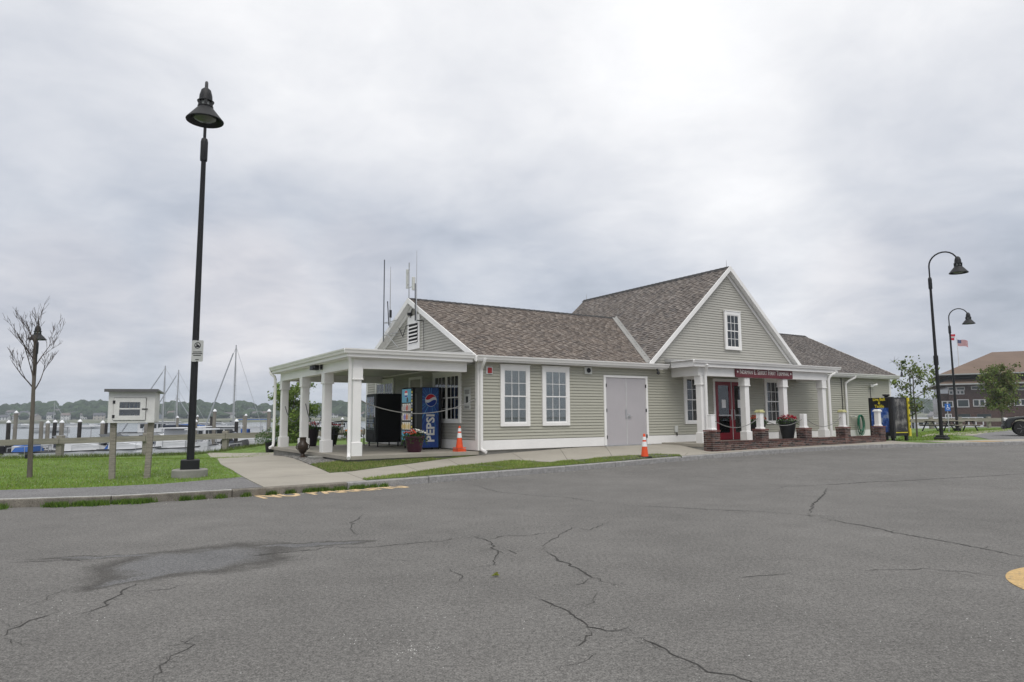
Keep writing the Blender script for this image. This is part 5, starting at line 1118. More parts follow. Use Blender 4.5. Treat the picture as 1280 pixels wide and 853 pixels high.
q = onT(1146, 544.5); leafy_tree('thin young tree with sparse leaves between the bait machine and tall lamp', (at(1146, 540, 37).x, 37, .2), 4.15, (1.35, 1.35, 1.9), 1.6, 1050, .085, G1, 3, .42, .05)
leafy_tree('dense round green tree in front of the brown brick building', (at(1254, 535, 52).x, 52, .1), 5.15, (1.35, 1.35, 2.5), 1.8, 4600, .095, [(.16, .22, .06), (.20, .27, .08), (.20, .19, .08)], 5, 1., .10)
q = at(366, 540, 36.0); leafy_tree('bushy light green tree behind the side porch posts', (q.x, q.y, -.3), 3.5, (1.25, 1.25, 2.6), .35, 8500, .07, G2, 8, 1., .06)

# grass blades, weeds and clover -------------------------------------
def blades(name, n, sampler, h0, h1, w_, cols, seed, off=0., parent=None):
    rs = random.Random(seed); m = MB(); k = 0; tries = 0
    while k < n and tries < n*12:
        tries += 1; p = sampler(rs)
        if not p: continue
        x, y = p; z = T(x, y)+off; h = rs.uniform(h0, h1); a = rs.uniform(0, 6.28); dx, dy = math.cos(a)*w_, math.sin(a)*w_; lx, ly = rs.uniform(-.6, .6)*h, rs.uniform(-.6, .6)*h
        c = rs.choice(cols); q = rs.uniform(.7, 1.25)*(1+.25*noise.noise(Vector((x*.8, y*.8, 0)))); m.cur = (c[0]*q, c[1]*q, c[2]*q)
        m.add([(x-dx, y-dy, z-.005), (x+dx, y+dy, z-.005), (x+lx, y+ly, z+h)], [(0, 1, 2)]); k += 1
    o = m.build(name, grass_m, kind='stuff'); return o
GC_ = [(.19, .32, .045), (.155, .27, .035), (.24, .34, .06), (.28, .31, .10)]
leftpoly = PT([(0, 613), (100, 610), (200, 605.5), (300, 599), (293, 590), (276, 581), (258, 568), (130, 567), (0, 570)])
xs = [p[0] for p in leftpoly]; ys = [p[1] for p in leftpoly]
def samp_left(rs):
    u_ = rs.random()**1.6; y = min(ys)+(max(ys)-min(ys))*u_; x = rs.uniform(-1.0*y-1, -.28*y)
    if inpoly(x, y, leftpoly) or (x < leftpoly[0][0]+.3 and y > 13.6 and x > -1.2*y): return (x, y)
o = blades('lawn_grass', 70000, samp_left, .02, .05, .006, GC_, 1); tag(o, 'short green lawn between the asphalt path and the wooden rail', 'grass')
def samp_poly(P):
    a, b, c, d = min(p[0] for p in P), max(p[0] for p in P), min(p[1] for p in P), max(p[1] for p in P)
    def f(rs):
        x, y = rs.uniform(a, b), rs.uniform(c, d)
        return (x, y) if inpoly(x, y, P) and noise.noise(Vector((x*1.7, y*1.7, 5))) > -.28 else None
    return f
o = blades('verge_grass', 16000, samp_poly(low_grass), .02, .055, .007, [(.23, .34, .06), (.18, .28, .045), (.36, .35, .15)], 2, .026); tag(o, 'patchy grass strip between the pavement and the granite kerb', 'grass')
o = blades('porch_grass', 9000, samp_poly(porch_grass), .02, .06, .007, [(.19, .27, .06), (.14, .21, .045), (.34, .31, .14)], 3, .026); tag(o, 'thin grass patch in front of the side porch slab', 'grass')
spots = []
rs = random.Random(9); u = -13.0
while u < -9.6:
    if rs.random() < .85 and not -11.75 < u < -11.2: spots.append((u, rs.uniform(.06, .15)*(1.6 if u < -11.6 else 1)))
    u += .10
while u < -5.0:
    if rs.random() < (.5 if -7.2 < u else .15): spots.append((u, rs.uniform(.04, .08)))
    u += .12
def samp_weed(rs):
    u, r = rs.choice(spots); p = BL(u+rs.gauss(0, .05), vk(u)-abs(rs.gauss(0, r*.7))+.02); return (p.x, p.y)
m_ = T; _T = T
def T(x, y): return E(x, y)
o = blades('kerb_weeds', 9000, samp_weed, .03, .115, .008, [(.10, .19, .03), (.15, .23, .04), (.08, .14, .03)], 4); tag(o, 'tufts of weeds growing along the foot of the granite kerb', 'weeds')
T = _T
def samp_fence(rs):
    i = rs.random(); a, b = Vector((-25.5, 31.3)), Vector((-9, 37.0)); p = a+(b-a)*i; return (p.x+rs.gauss(0, .25), p.y-.3+rs.gauss(0, .3))
o = blades('shore_grass', 6000, samp_fence, .06, .22, .012, [(.12, .18, .04), (.16, .20, .06)], 5); tag(o, 'taller grass along the edge under the wooden rail', 'grass')
rightpoly = PT([(1120, 552), (1128, 543), (1180, 537.5), (1280, 535.5), (1280, 537), (1240, 541), (1190, 546), (1215, 549.5), (1150, 551)])
o = blades('far_lawn', 9000, samp_poly(rightpoly), .04, .09, .014, GC_, 6); tag(o, 'bright lawn around the lamps right of the terminal', 'grass')
m = MB(); rs = random.Random(15); k = 0
while k < 420:
    p = samp_left(rs)
    if not p or noise.noise(Vector((p[0]*.5, p[1]*.5, 2))) < .02: continue
    x, y = p; z = T(x, y)+rs.uniform(.03, .05); m.cur = (.55, .56, .48); m.add([(x-.009, y, z), (x, y-.009, z+.004), (x+.009, y, z), (x, y+.006, z+.012)], [(0, 1, 2), (0, 2, 3)]); k += 1
o = m.build('clover_flowers', petal_m, kind='stuff'); tag(o, 'tiny white clover flowers scattered over the left lawn', 'clover')
m = MB(); rs = random.Random(16)
for cx_, cy_, sx_, sy_, n in ((515, 812, 20, 5, 45), (430, 800, 15, 4, 16), (510, 780, 60, 12, 16), (1240, 790, 30, 12, 22), (700, 760, 420, 60, 130), (90, 770, 40, 12, 20)):
    for i in range(n):
        q = on(rs.gauss(cx_, sx_), rs.gauss(cy_, sy_), 0.); s_ = rs.uniform(.002, .0045); c = rs.uniform(.3, .55); m.cur = (c, c, c*.96); x, y = q.x, q.y; m.add([(x-s_, y-s_, 0), (x+s_, y-s_, 0), (x+s_*.6, y+s_, 0), (x-s_, y+s_*.7, 0), (x, y, s_*1.4)], [(0, 1, 4), (1, 2, 4), (2, 3, 4), (3, 0, 4)])
for i in range(900):
    u = rs.uniform(-11, 22); p = BL(u, vk(u)-abs(rs.gauss(0, .16))-.01); s_ = rs.uniform(.004, .011); c = rs.uniform(.12, .4); m.cur = (c, c*.95, c*.85); x, y, z = p.x, p.y, E(p.x, p.y); m.add([(x-s_, y-s_, z), (x+s_, y-s_, z), (x+s_*.6, y+s_, z), (x-s_, y+s_*.7, z), (x, y, z+s_*1.2)], [(0, 1, 4), (1, 2, 4), (2, 3, 4), (3, 0, 4)])
o = m.build('road_grit', petal_m, kind='stuff'); tag(o, 'pale grit and crumbs lying on the asphalt and along the kerb', 'grit')
# gravel
rs = random.Random(4); m = MB(); k = 0
gx0, gx1, gy0, gy1 = min(p[0] for p in gravel_poly), max(p[0] for p in gravel_poly), min(p[1] for p in gravel_poly), max(p[1] for p in gravel_poly)
def pebble(m, x, y, z, s):
    c = rs.uniform(.16, .52); m.cur = (c*1.02, c*.98, c*.92); a = rs.uniform(0, 3); P = []
    for zz_, f in ((-.3, .8), (.35, 1.), (.8, .55)):
        P.append([(x+s*f*rs.uniform(.8, 1.2)*math.cos(a+1.257*j), y+s*f*rs.uniform(.8, 1.2)*math.sin(a+1.257*j), z+s*zz_*.7) for j in range(5)])
    m.loft(P)
while k < 3800:
    x, y = rs.uniform(gx0, gx1), rs.uniform(gy0, gy1)
    if inpoly(x, y, gravel_poly): pebble(m, x, y, T(x, y)+.028, rs.uniform(.015, .038)); k += 1
for i in range(900):
    a, b = onT(rs.gauss(800, 22), rs.uniform(560, 575)); 
    if inpoly(a, b, low_grass): pebble(m, a, b, T(a, b)+.03, rs.uniform(.012, .03))
o = m.build('gravel', gravel_m, kind='stuff'); tag(o, 'loose grey gravel beside the porch slab and on the verge', 'gravel')
m = MB(); q = on(619, 720, .01); m.cur = (.22, .25, .04); m.add([(q.x-.04, q.y-.01, .012), (q.x, q.y-.03, .03), (q.x+.045, q.y, .014), (q.x+.01, q.y+.035, .035)], [(0, 1, 2, 3)]); m.cur = (.30, .30, .06); m.add([(q.x-.02, q.y, .03), (q.x+.02, q.y-.01, .05), (q.x+.03, q.y+.03, .03)], [(0, 1, 2)]); o = m.build('fallen_leaf', leaf_m); tag(o, 'small crumpled yellow green leaf lying alone on the road', 'leaf')

# ================================================================== rails, pilings, marina
def rail_fence(name, label, P, h, rail_h, rail_t, post, m_=rail_m, zf=lambda x, y: T(x, y), drop=.12):
    t = thing(name, label, 'fence', (P[0][0], P[0][1], 0)); o0 = Vector((P[0][0], P[0][1], 0))
    for i, (x, y) in enumerate(P):
        z = zf(x, y); m = MB(); m.bbox(x-post/2-o0.x, x+post/2-o0.x, y-post/2-o0.y, y+post/2-o0.y, z-.4, z+h, .015); m.build('post', m_, t)
    for (x0, y0), (x1, y1) in zip(P[:-1], P[1:]):
        a = Vector((x0, y0, zf(x0, y0)+h-drop)); b = Vector((x1, y1, zf(x1, y1)+h-drop)); d = (b-a).normalized(); n = Vector((-d.y, d.x, 0)).normalized()*(-1); f = n*(post/2+.002)
        m = MB(); m.loft([[tuple(q+f-o0), tuple(q+f+n*rail_t-o0), tuple(q+f+n*rail_t-o0-Vector((0, 0, rail_h))), tuple(q+f-o0-Vector((0, 0, rail_h)))] for q in (a+d*.008, b-d*.008)]); m.build('rail', m_, t, fix=True)
    return t
zfence = lambda x, y: interp(x, [-25, -14, -5], [-.42, -.22, -.08])
rail_fence('timber_guard_rail', 'weathered grey timber guard rail along the harbour edge at left', [(-24.9, 31.5), (-21.4, 32.6), (-17.95, 33.75), (-14.55, 34.9), (-11.2, 36.1), (-7.8, 37.3), (-4.4, 38.4), (-1, 39.5)], 1.12, .27, .10, .26, zf=zfence)
rail_fence('timber_guard_rail', 'grey timber guard rail beyond the picnic tables at right', [(at(px, 530, d).x, d) for px, d in ((1128, 55), (1164, 56.5), (1200, 58), (1236, 59), (1272, 60), (1310, 61), (1350, 62))], .95, .30, .10, .26)
cap_m = mat('piling_cap_white', (.75, .76, .78), .4, .05)
def piling(px, ytop, d, col, cap, label, r=.17):
    q = at(px, ytop, d); t = thing('piling', label, 'piling', (q.x, q.y, WZ-1), 0, 'mooring pilings'); h = q.z-(WZ-1); lean = Vector((random.uniform(-.05, .05), random.uniform(-.05, .05), 0))
    m = MB(); m.tube([-lean, Vector((0, 0, h))], [r*1.05, r*.95], 12); m.build('shaft', bgwood_m if col == 'd' else pile_m, t, smooth=True)
    if cap: m = MB(); m.lathe([(r*1.08, -.05), (r*1.06, .02), (.02, .16)], 14, (0, 0, h)); m.build('cap', cap_m, t)
PIL = [(11, 528, 50, 'd', 1, 'dark piling with white cap, leftmost in view'), (20.5, 516, 54, 'g', 1, 'tall grey piling with white cap left of the bare tree'), (52, 527, 52, 'g', 0, 'capless grey piling just right of the bare tree'),
 (60, 528.5, 50, 'g', 1, 'grey piling with white cap left of a dark one, right of the bare tree'), (69, 527.5, 53, 'd', 1, 'dark piling with white cap between two grey capped ones'), (77.5, 528, 47, 'g', 1, 'grey capped piling directly behind a guard rail post'),
 (100, 527, 51, 'd', 1, 'lone dark piling with white cap left of the library box'), (128.5, 528.5, 49, 'g', 1, 'grey capped piling at the left edge of the library box'), (132.5, 529, 52, 'd', 0, 'dark capless piling touching the library box outline'),
 (183, 530, 50, 'g', 0, 'grey capless piling seen right of the library box leg'), (222, 522, 68, 'g', 1, 'thin grey capped piling between two sailboat masts'), (244.5, 527, 50, 'g', 1, 'grey capped piling just right of the tall lamp pole'), (247, 520.5, 78, 'g', 1, 'farther small capped piling beside the tall lamp pole'),
 (265, 521, 56, 'd', 0, 'dark capless piling left of a tall capped one'), (268.6, 514, 54, 'g', 1, 'tall grey piling with white cap between the lamp and the large mast'), (295.7, 526.5, 52, 'd', 1, 'capped piling at the foot of the tallest mast'),
 (305, 519.5, 66, 'g', 0, 'slim capless piling right of the tallest mast'), (307.5, 519.5, 64, 'g', 1, 'slim capped piling right of the tallest mast'), (336.5, 514, 52, 'g', 1, 'tall grey capped piling left of the side porch'), (386, 531, 60, 'g', 1, 'small grey capped piling seen through the porch'), (428, 524, 62, 'g', 1, 'grey capped piling seen by the porch corner post')]
for a in PIL: piling(*a, r=.12 if a[2] > 60 else .14)

def hull(m, L, W, h, deck=.0, n=9):
    rings = []
    for i in range(n):
        t = i/(n-1); x = -L/2+L*t; w = W/2*(1 if t < .45 else max(.02, 1-((t-.45)/.55)**2.2)); fl = h+.22*h*t**2; k = .62 if t < .5 else .62*(1-(t-.5)*1.1)
        rings.append([(x, -w, fl), (x, -w*.96, fl*.55), (x, -w*max(.1, k), .0), (x, 0, -.15), (x, w*max(.1, k), .0), (x, w*.96, fl*.55), (x, w, fl), (x, 0, fl-.02-deck)])
    m.loft(rings)
def boat_base(label, q, rz, L, W, h, cm=None):
    t = thing('boat', label, 'boat', (q.x, q.y, WZ), rz); m = MB(); hull(m, L, W, h); m.build('hull', cm or boat_m, t, fix=True, smooth=True)
    m = MB(); m.tube([(-L/2, -W/2, h+.03), (0, -W/2-.01, h+.05), (L*.25, -W*.40, h+.10), (L*.47, -W*.08, h*1.2+.03)], .035, 6); m.tube([(-L/2, W/2, h+.03), (0, W/2+.01, h+.05), (L*.25, W*.40, h+.10), (L*.47, W*.08, h*1.2+.03)], .035, 6); m.build('rub_rail', char_m if cm is None else boat_m, t)
    m = MB(); m.box(-.46*L, .02*L, -.36*W, .36*W, h-.02, h+.035); m.build('cockpit', mat('cockpit_shade', (.10, .10, .105), .8, .3, 2), t)
    m = MB(); m.tube([(-L/2-.01, -W*.34, .22), (0, -W*.345, .24), (L*.22, -W*.30, .28)], .07, 6); m.build('boot_stripe', navy_m if random.random() < .6 else mat('red_stripe', (.3, .03, .03)), t)
    return t
def bow_rail(t, L, W, h):
    m = MB(); P = [(.05*L, -.44*W, h+.45), (.28*L, -.38*W, h+.55), (.42*L, -.16*W, h+.62), (.46*L, 0, h+.64), (.42*L, .16*W, h+.62), (.28*L, .38*W, h+.55), (.05*L, .44*W, h+.45)]
    m.tube(P, .022, 5)
    for x, y, z in P: m.tube([(x, y, h), (x, y, z)], .018, 4)
    m.build('bow_rail', alu_m, t)
    m = MB()
    for x in (-.3, -.05, .2): m.tube([(x*L, -W/2-.12, .15), (x*L, -W/2-.12, .7)], .11, 8)
    m.build('fender', random.choice((navy_m, blue_m, boat_m, mat('red_stripe', (.3, .03, .03)))), t)
    if random.random() < .5: m = MB(); m.loft([[(-.46*L, -.4*W, h), (-.46*L, .4*W, h), (-.30*L, .44*W, h+.05), (-.30*L, -.44*W, h+.05)], [(-.44*L, -.3*W, h+.35), (-.44*L, .3*W, h+.35), (-.32*L, .3*W, h+.55), (-.32*L, -.3*W, h+.55)]]); m.build('engine_cover', random.choice((navy_m, blue_m, char_m)), t, fix=True)
def cuddy(t, L, W, h):
    m = MB(); rings = []
    for x, w, z in ((-.02*L, .42*W, h+.62), (.10*L, .42*W, h+.60), (.28*L, .36*W, h+.36), (.40*L, .18*W, h+.22)): rings.append([(x, -w, h*.9), (x, -w*.86, z), (x, w*.86, z), (x, w, h*.9)])
    m.loft(rings); m.build('cabin', boat_m, t, fix=True)
    m = MB(); m.loft([[(-.04*L, -.40*W, h+.60), (-.04*L, .40*W, h+.60), (-.03*L, .40*W, h+.62)], [(-.14*L, -.38*W, h+1.08), (-.14*L, .38*W, h+1.08), (-.13*L, .38*W, h+1.09)]]); m.build('windscreen', mat('smoked_screen', (.03, .035, .04), .1, .1, 2), t)
def outboard(t, L, h): m = MB(); m.bbox(-L/2-.45, -L/2-.05, -.18, .18, h*.75, h+.55, .06); m.box(-L/2-.35, -L/2-.15, -.06, .06, -.5, h*.76); m.build('outboard', char_m, t)
def ttop(t, L, W, h, c=None):
    m = MB(); m.bbox(-.22*L, .12*L, -.40*W, .40*W, h+1.55, h+1.64, .03); m.build('hardtop', c or boat_m, t); m = MB()
    for x in (-.2*L, .08*L):
        for y in (-.34*W, .34*W): m.tube([(x, y, h*.9), (x, y, h+1.56)], .028, 6)
    m.build('top_frame', alu_m, t); m = MB(); m.bbox(-.08*L, .05*L, -.2*W, .2*W, h*.85, h+.75, .03); m.build('console', boat_m, t)
def saloon(t, L, W, h):
    m = MB(); m.bbox(-.15*L, .18*L, -.38*W, .38*W, h*.9, h+1.25, .08); m.bbox(-.22*L, .20*L, -.42*W, .42*W, h+1.252, h+1.32, .03); m.build('cabin', boat_m, t)
    for s in (-1, 1):
        for i in range(3): m = MB(); m.box((-.12+.095*i)*L, (-.04+.095*i)*L, s*.38*W-.005 if s > 0 else -.38*W-.006, s*.38*W+.006 if s > 0 else -.38*W+.005, h+.55, h+1.05); m.build('window', mat('smoked_screen', (.03, .035, .04)), t)
def mast_rig(t, Hm, x0, Lb, h, cover=None, rz=0):
    m = MB(); m.tube([(x0, 0, h*.5), (x0, 0, Hm)], [.085, .055], 8); m.build('mast', alu_m, t)
    m = MB(); m.tube([(x0, 0, h+1.1), (x0-Lb, 0, h+1.15)], .06, 8); m.build('boom', alu_m, t)
    if cover: m = MB(); m.tube([(x0-.1, 0, h+1.25), (x0-Lb*.5, 0, h+1.3), (x0-Lb, 0, h+1.2)], [.17, .15, .08], 8); m.build('sail_cover', cover, t)
    m = MB()
    for e in ((Lb*1.15+x0, 0, h+.3), (x0-Lb*1.25, 0, h)): m.tube([(x0, 0, Hm-.2), e], .018, 4)
    for s in (-1, 1): m.tube([(x0, 0, Hm-.1), (x0, s*.55, Hm*.62), (x0-.1, s*1.1, h)], .012, 4); m.tube([(x0, 0, Hm*.62), (x0, s*.55, Hm*.62)], .02, 4)
    m.build('rigging', alu_m, t)
    m = MB(); m.tube([(x0+Lb*1.1, 0, h+.8), (x0+.25, 0, Hm*.92)], [.07, .05], 6); m.build('furled_sail', mat('furled_sail_grey', (.33, .35, .38), .8), t)
def A_(px, d): q = at(px, 540, d); return q
rs = random.Random(21)
BO_ = [ # px, d, rz(deg), L, W, h, kind, label
 (2, 47, 20, 6.0, 2.3, .95, 'c', 'white cuddy boat at the far left edge under the rail'), (24, 45.5, -15, 5.6, 2.2, .85, 'o', 'low white open boat with outboard left of the bare tree'),
 (57, 48, 75, 5.8, 2.2, .9, 'o', 'white motorboat moored stern-on just right of the bare tree'), (92, 46, 12, 7.0, 2.4, 1.0, 'c', 'long white runabout behind the guard rail left of the library box'),
 (112, 54, 5, 6.2, 2.3, 1.0, 't', 'white open boat with a flat hard top on posts'), (152, 46.5, -10, 6.8, 2.5, 1.05, 'c', 'white runabout with dark stripe seen between the library box legs'),
 (171, 50, 15, 6.0, 2.2, .9, 'n', 'navy hulled boat seen right of the library box leg'), (206, 47, 5, 7.5, 2.6, 1.1, 'c', 'broad white cuddy boat between the library box and the tall lamp'),
 (229, 52, 80, 6.5, 2.5, 1.15, 's', 'white cabin boat immediately left of the tall lamp pole'), (258, 47, 4, 5.2, 2.2, .8, 't', 'small white skiff with hard top frame right of the tall lamp'),
 (276, 56, 10, 7.5, 2.7, 1.2, 's', 'white cabin cruiser behind the rail post left of the tallest mast'), (305, 50, 8, 8.0, 2.6, 1.15, 'b', 'black hulled boat with white stripe near the porch'),
 (330, 53, -20, 6.0, 2.3, 1.0, 'o', 'white open boat beside the shrub pot'), (322, 84, 0, 9.0, 2.9, 1.1, 'p', 'pontoon boat with bright blue canopy farther out'),
 (255, 88, 5, 9.5, 3.2, 1.3, 's', 'white cabin boat farther out right of the lamp pole'), (196, 82, 0, 11., 3.4, 1.5, 's', 'big white cabin yacht farther out beyond the library box'),
 (350, 49, 10, 7.0, 2.5, 1.1, 'c', 'white runabout behind the first porch post'), (398, 52, -8, 8.0, 2.7, 1.2, 's', 'white cabin boat seen between the middle porch posts'), (448, 54, 6, 7.5, 2.6, 1.1, 'c', 'white boat glimpsed past the porch corner post'),
 (418, 96, 0, 12., 3.4, 1.3, 's', 'large white cruiser farther out seen through the porch'), (1150, 88, 10, 8.5, 2.8, 1.2, 's', 'white cabin boat beyond the young tree at right'), (1170, 80, -12, 7., 2.5, 1.0, 'c', 'white runabout beyond the tall lamp at right')]
for px, d, rz, L, W, h, k, lab in BO_:
    q = A_(px, d); t = boat_base(lab, q, R(rz), L, W, h, navy_m if k in 'nb' else None)
    if d < 70: bow_rail(t, L, W, h)
    if k in 'cn': cuddy(t, L, W, h); outboard(t, L, h)
    if k == 'o': outboard(t, L, h); m = MB(); m.bbox(-.05*L, .06*L, -.18*W, .18*W, h*.8, h+.55, .03); m.build('console', boat_m, t); m = MB(); m.bbox(-.3*L, -.2*L, -.35*W, .35*W, h*.8, h+.2, .03); m.build('seat', char_m, t)
    if k == 't': ttop(t, L, W, h); outboard(t, L, h)
    if k == 's': saloon(t, L, W, h)
    if k == 'b': cuddy(t, L, W, h); m = MB(); m.tube([(-L/2, -W/2-.02, h*.8), (L*.2, -W*.43, h*.86)], .05, 6); m.build('stripe', boat_m, t)
    if k == 'p': ttop(t, L, W, h+.3, blue_m); m = MB(); m.bbox(-.5*L, -.1*L, -.42*W, .42*W, h+.1, h+.75, .1); m.build('cover', blue_m, t)
for px, d, Hm, L, lab, cov, rz in ((210.5, 70, None, 9.5, 'sailboat with dark furled sail left of the tall lamp', navy_m, 192), (226, 76, None, 9., 'sailboat with blue boom cover right beside the tall lamp', blue_m, 185), (217, 110, None, 8., 'distant small sailboat between two nearer masts', None, 5), (298.5, 66, None, 11., 'sailboat with the tallest mast, near the porch', None, 190), (66, 170, None, 8., 'faraway sailboat behind the pilings at left', None, 40), (1152, 190, None, 9, 'faraway sailboat seen through the young tree', None, 10)):
    ty = {210.5: 457.5, 226: 462.5, 217: 494, 298.5: 431.5, 66: 503, 1152: 502}[px]; top = {210.5: 213, 226: 228.7, 217: 218, 298.5: 302.8, 66: 66, 1152: 1152}[px]
    q = at(top, ty, d); t = boat_base(lab, q, R(rz), L, L*.3, 1.1); mast_rig(t, q.z-WZ, .05*L, (.22 if px == 298.5 else .36)*L, 1.1, cov); m = MB(); m.bbox(-.2*L, .2*L, -.08*L, .08*L, 1.0, 1.6, .1); m.build('cabin', boat_m, t)
# moored boats far out
for i, (px, d, lab) in enumerate(((28, 260, 'tiny white moored boat far out at left'), (88, 330, 'tiny white moored boat left of the library box'), (111, 240, 'tiny white moored boat close to the box'), (290, 300, 'tiny white moored boat by the far shore near the tallest mast'), (275, 230, 'small white moored boat between pilings'), (350, 280, 'small moored boat behind the porch post'))):
    q = A_(px, d); t = boat_base(lab, q, R(20*i), 7, 2.4, 1.1); cuddy(t, 7, 2.4, 1.1)
# floating dock
dk = thing('floating_dock', 'grey plank floating dock running among the moored boats', 'dock', (-30, 50, WZ)); n = 0
for i in range(46):
    m = MB(); m.box(i*1.0, i*1.0+.985, -.9, .9, .35, .45); m.build('plank_section', wood_m, dk)
m = MB(); m.box(0, 46, -.85, .85, -.2, .349); m.build('float', char_m, dk)

# ================================================================== far shore
rs = random.Random(33)
def treeline_top(px): return interp(px, [-200, 0, 40, 60, 70, 88, 100, 118, 132, 150, 200, 232, 262, 275, 290, 306, 326, 338, 355, 400, 430, 470, 520, 560, 600, 900, 1120, 1150, 1180, 1300, 1500], [506, 507, 505, 501, 506, 504, 499, 501, 503, 502, 504, 501, 504, 504, 506, 502, 507, 504, 502, 505, 500, 506, 500, 497, 499, 503, 501, 498, 506, 504, 508])
DSH = 620
m = MB(); 
px = -500
while px < 1700:
    c = at(px, 515, DSH+60); m.v += [(c.x, c.y-70, WZ-1), (c.x, c.y-68, WZ+1.6), (c.x*1.12, c.y*1.12, 6), (c.x*1.5, c.y*1.5, 9)]; px += 20
nn_ = len(m.v)//4
for i in range(nn_-1):
    for k in range(3): m.f.append((4*i+k, 4*i+4+k, 4*i+5+k, 4*i+1+k))
m.build('far_shore', mat('shore_bank', (.13, .135, .09), .95, .4, .02), kind='structure')
base_ico = bmesh.new(); bmesh.ops.create_icosphere(base_ico, subdivisions=2, radius=1); IV = [v.co.copy() for v in base_ico.verts]; IF = [tuple(v.index for v in f.verts) for f in base_ico.faces]; base_ico.free()
m = MB()
def blobtree(m, c, r, hz, col, jag=.35):
    k = rs.uniform(.65, 1.25); m.cur = (col[0]*k, col[1]*k, col[2]*k); s = rs.uniform(0, 99)
    m.add([(c[0]+v.x*r*(1+jag*noise.noise(v*1.9+Vector((s, 0, 0)))), c[1]+v.y*r*(1+jag*noise.noise(v*1.9+Vector((s, 3, 0)))), c[2]+v.z*hz*(1+jag*1.3*noise.noise(v*2.6+Vector((s, 7, 0))))) for v in IV], IF)
px = -420
while px < 1650:
    if 620 < px < 1085: px += 12; continue
    top = treeline_top(px); 
    for row, dd in ((0, 90), (1, 50), (2, 10), (3, -20)):
        if row == 3 and rs.random() < .55: continue
        d = DSH+60+dd; q = at(px+rs.uniform(-5, 5), top, d); hgt = (q.z-3)*(1.0, .85, .62, .38)[row]*rs.uniform(.75, 1.06); r = rs.uniform(4.5, 9)*(1, 1, .8, .6)[row]
        blobtree(m, (q.x, q.y, 3+hgt-r*.7), r, r*.85, (.05, .075, .035)); blobtree(m, (q.x+rs.uniform(-5, 5), q.y, 3+hgt*.4), r*1.1, hgt*.5, (.045, .065, .032))
    px += 4.2
o = m.build('far_woods', mat('far_foliage', (1, 1, 1), .95, .35, .25, .9, .8, attr='tint', spec=.05), kind='stuff'); tag(o, 'wooded hillside in one mass along the far shore', 'woods')
hw = [(.42, .42, .42), (.50, .50, .50), (.30, .31, .33), (.36, .33, .29), (.20, .23, .28)]; hr = [(.09, .09, .10), (.13, .12, .12), (.16, .13, .12)]
side = ['far left end', 'left of the bare tree', 'behind the bare tree', 'between the pilings', 'left of the library box', 'behind the library box', 'right of the library box', 'between the masts', 'right of the tall lamp', 'by the tallest mast', 'left of the porch', 'seen through the porch']
HPX = [(6, 520), (14, 516), (22, 519), (31, 517), (44, 520), (54, 515), (64, 519), (73, 514), (82, 520), (91, 516), (105, 519), (117, 515), (124, 520), (198, 519), (214, 516), (232, 518), (252, 513), (262, 517), (274, 514), (287, 518), (300, 515), (314, 512), (322, 518), (333, 516), (392, 514), (397, 519), (411, 515), (418, 519), (424, 512), (452, 516), (461, 512), (1128, 516), (1162, 514)]
adj = ['white gabled', 'grey gabled', 'pale wide', 'small white', 'tan', 'slate blue', 'tall white', 'low grey']
for i, (px, py) in enumerate(HPX):
    d = DSH+20+(521-py)*9; q = at(px, py+4, d); W = rs.uniform(5, 9.5); Dp = rs.uniform(5, 7); H = rs.uniform(2.6, 4.6); rz = rs.uniform(-.6, .6)
    nm = adj[i % 8]; wc = {'white': hw[1], 'grey': hw[2], 'pale': hw[0], 'tan': hw[3], 'slate': hw[4]}[[k for k in ('white', 'grey', 'pale', 'tan', 'slate') if k in nm][0]]
    where = ('at the far left end' if px < 12 else 'left of the bare tree' if px < 34 else 'just right of the bare tree' if px < 60 else 'behind the left pilings' if px < 95 else 'near the lone dark piling' if px < 112 else 'beside the library box' if px < 130 else 'right of the library box' if px < 205 else 'between the sailboat masts' if px < 236 else 'right of the tall lamp' if px < 270 else 'left of the tallest mast' if px < 296 else 'right of the tallest mast' if px < 340 else 'seen through the side porch' if px < 480 else 'beyond the young tree')
    rz *= .7
    t = thing('far_house', f'distant {nm} house {"high up" if py < 516 else "low down"} on the far shore {where}', 'house', (q.x, q.y, max(1.5, q.z-1)), rz)
    wm = mat('far_wall_%d' % (hw.index(wc)), wc, .8, .06, .3); rm_ = mat('far_roof_%d' % (i % 3), hr[i % 3], .9, .1, .5)
    m = MB(); m.box(-W/2, W/2, -Dp/2, Dp/2, -6, H); m.prism([(-Dp/2, H), (Dp/2, H), (0, H+1.9)], -W/2, W/2, 'x'); m.build('wall', wm, t)
    m = MB(); m.prism([(-Dp/2-.4, H-.2), (0, H+2.0), (Dp/2+.4, H-.2), (Dp/2+.4, H+.05), (0, H+2.25), (-Dp/2-.4, H+.05)], -W/2-.3, W/2+.3, 'x'); r_ = m.build('roof', rm_, t); m = MB(); m.box(W*.2, W*.2+.7, -.4, .4, H+1, H+3); m.build('chimney', rm_, r_)
    for k in range(3):
        m = MB(); x = -W/2+W*(k+.5)/3; m.box(x-.45, x+.45, -Dp/2-.05, -Dp/2+.01, .3, 1.2); m.build('window', mat('far_window', (.05, .06, .08), .2), t)
        m = MB(); m.box(x-.45, x+.45, -Dp/2-.05, -Dp/2+.01, H-1.3, H-.3); m.build('window', mat('far_window', (.05, .06, .08)), t)

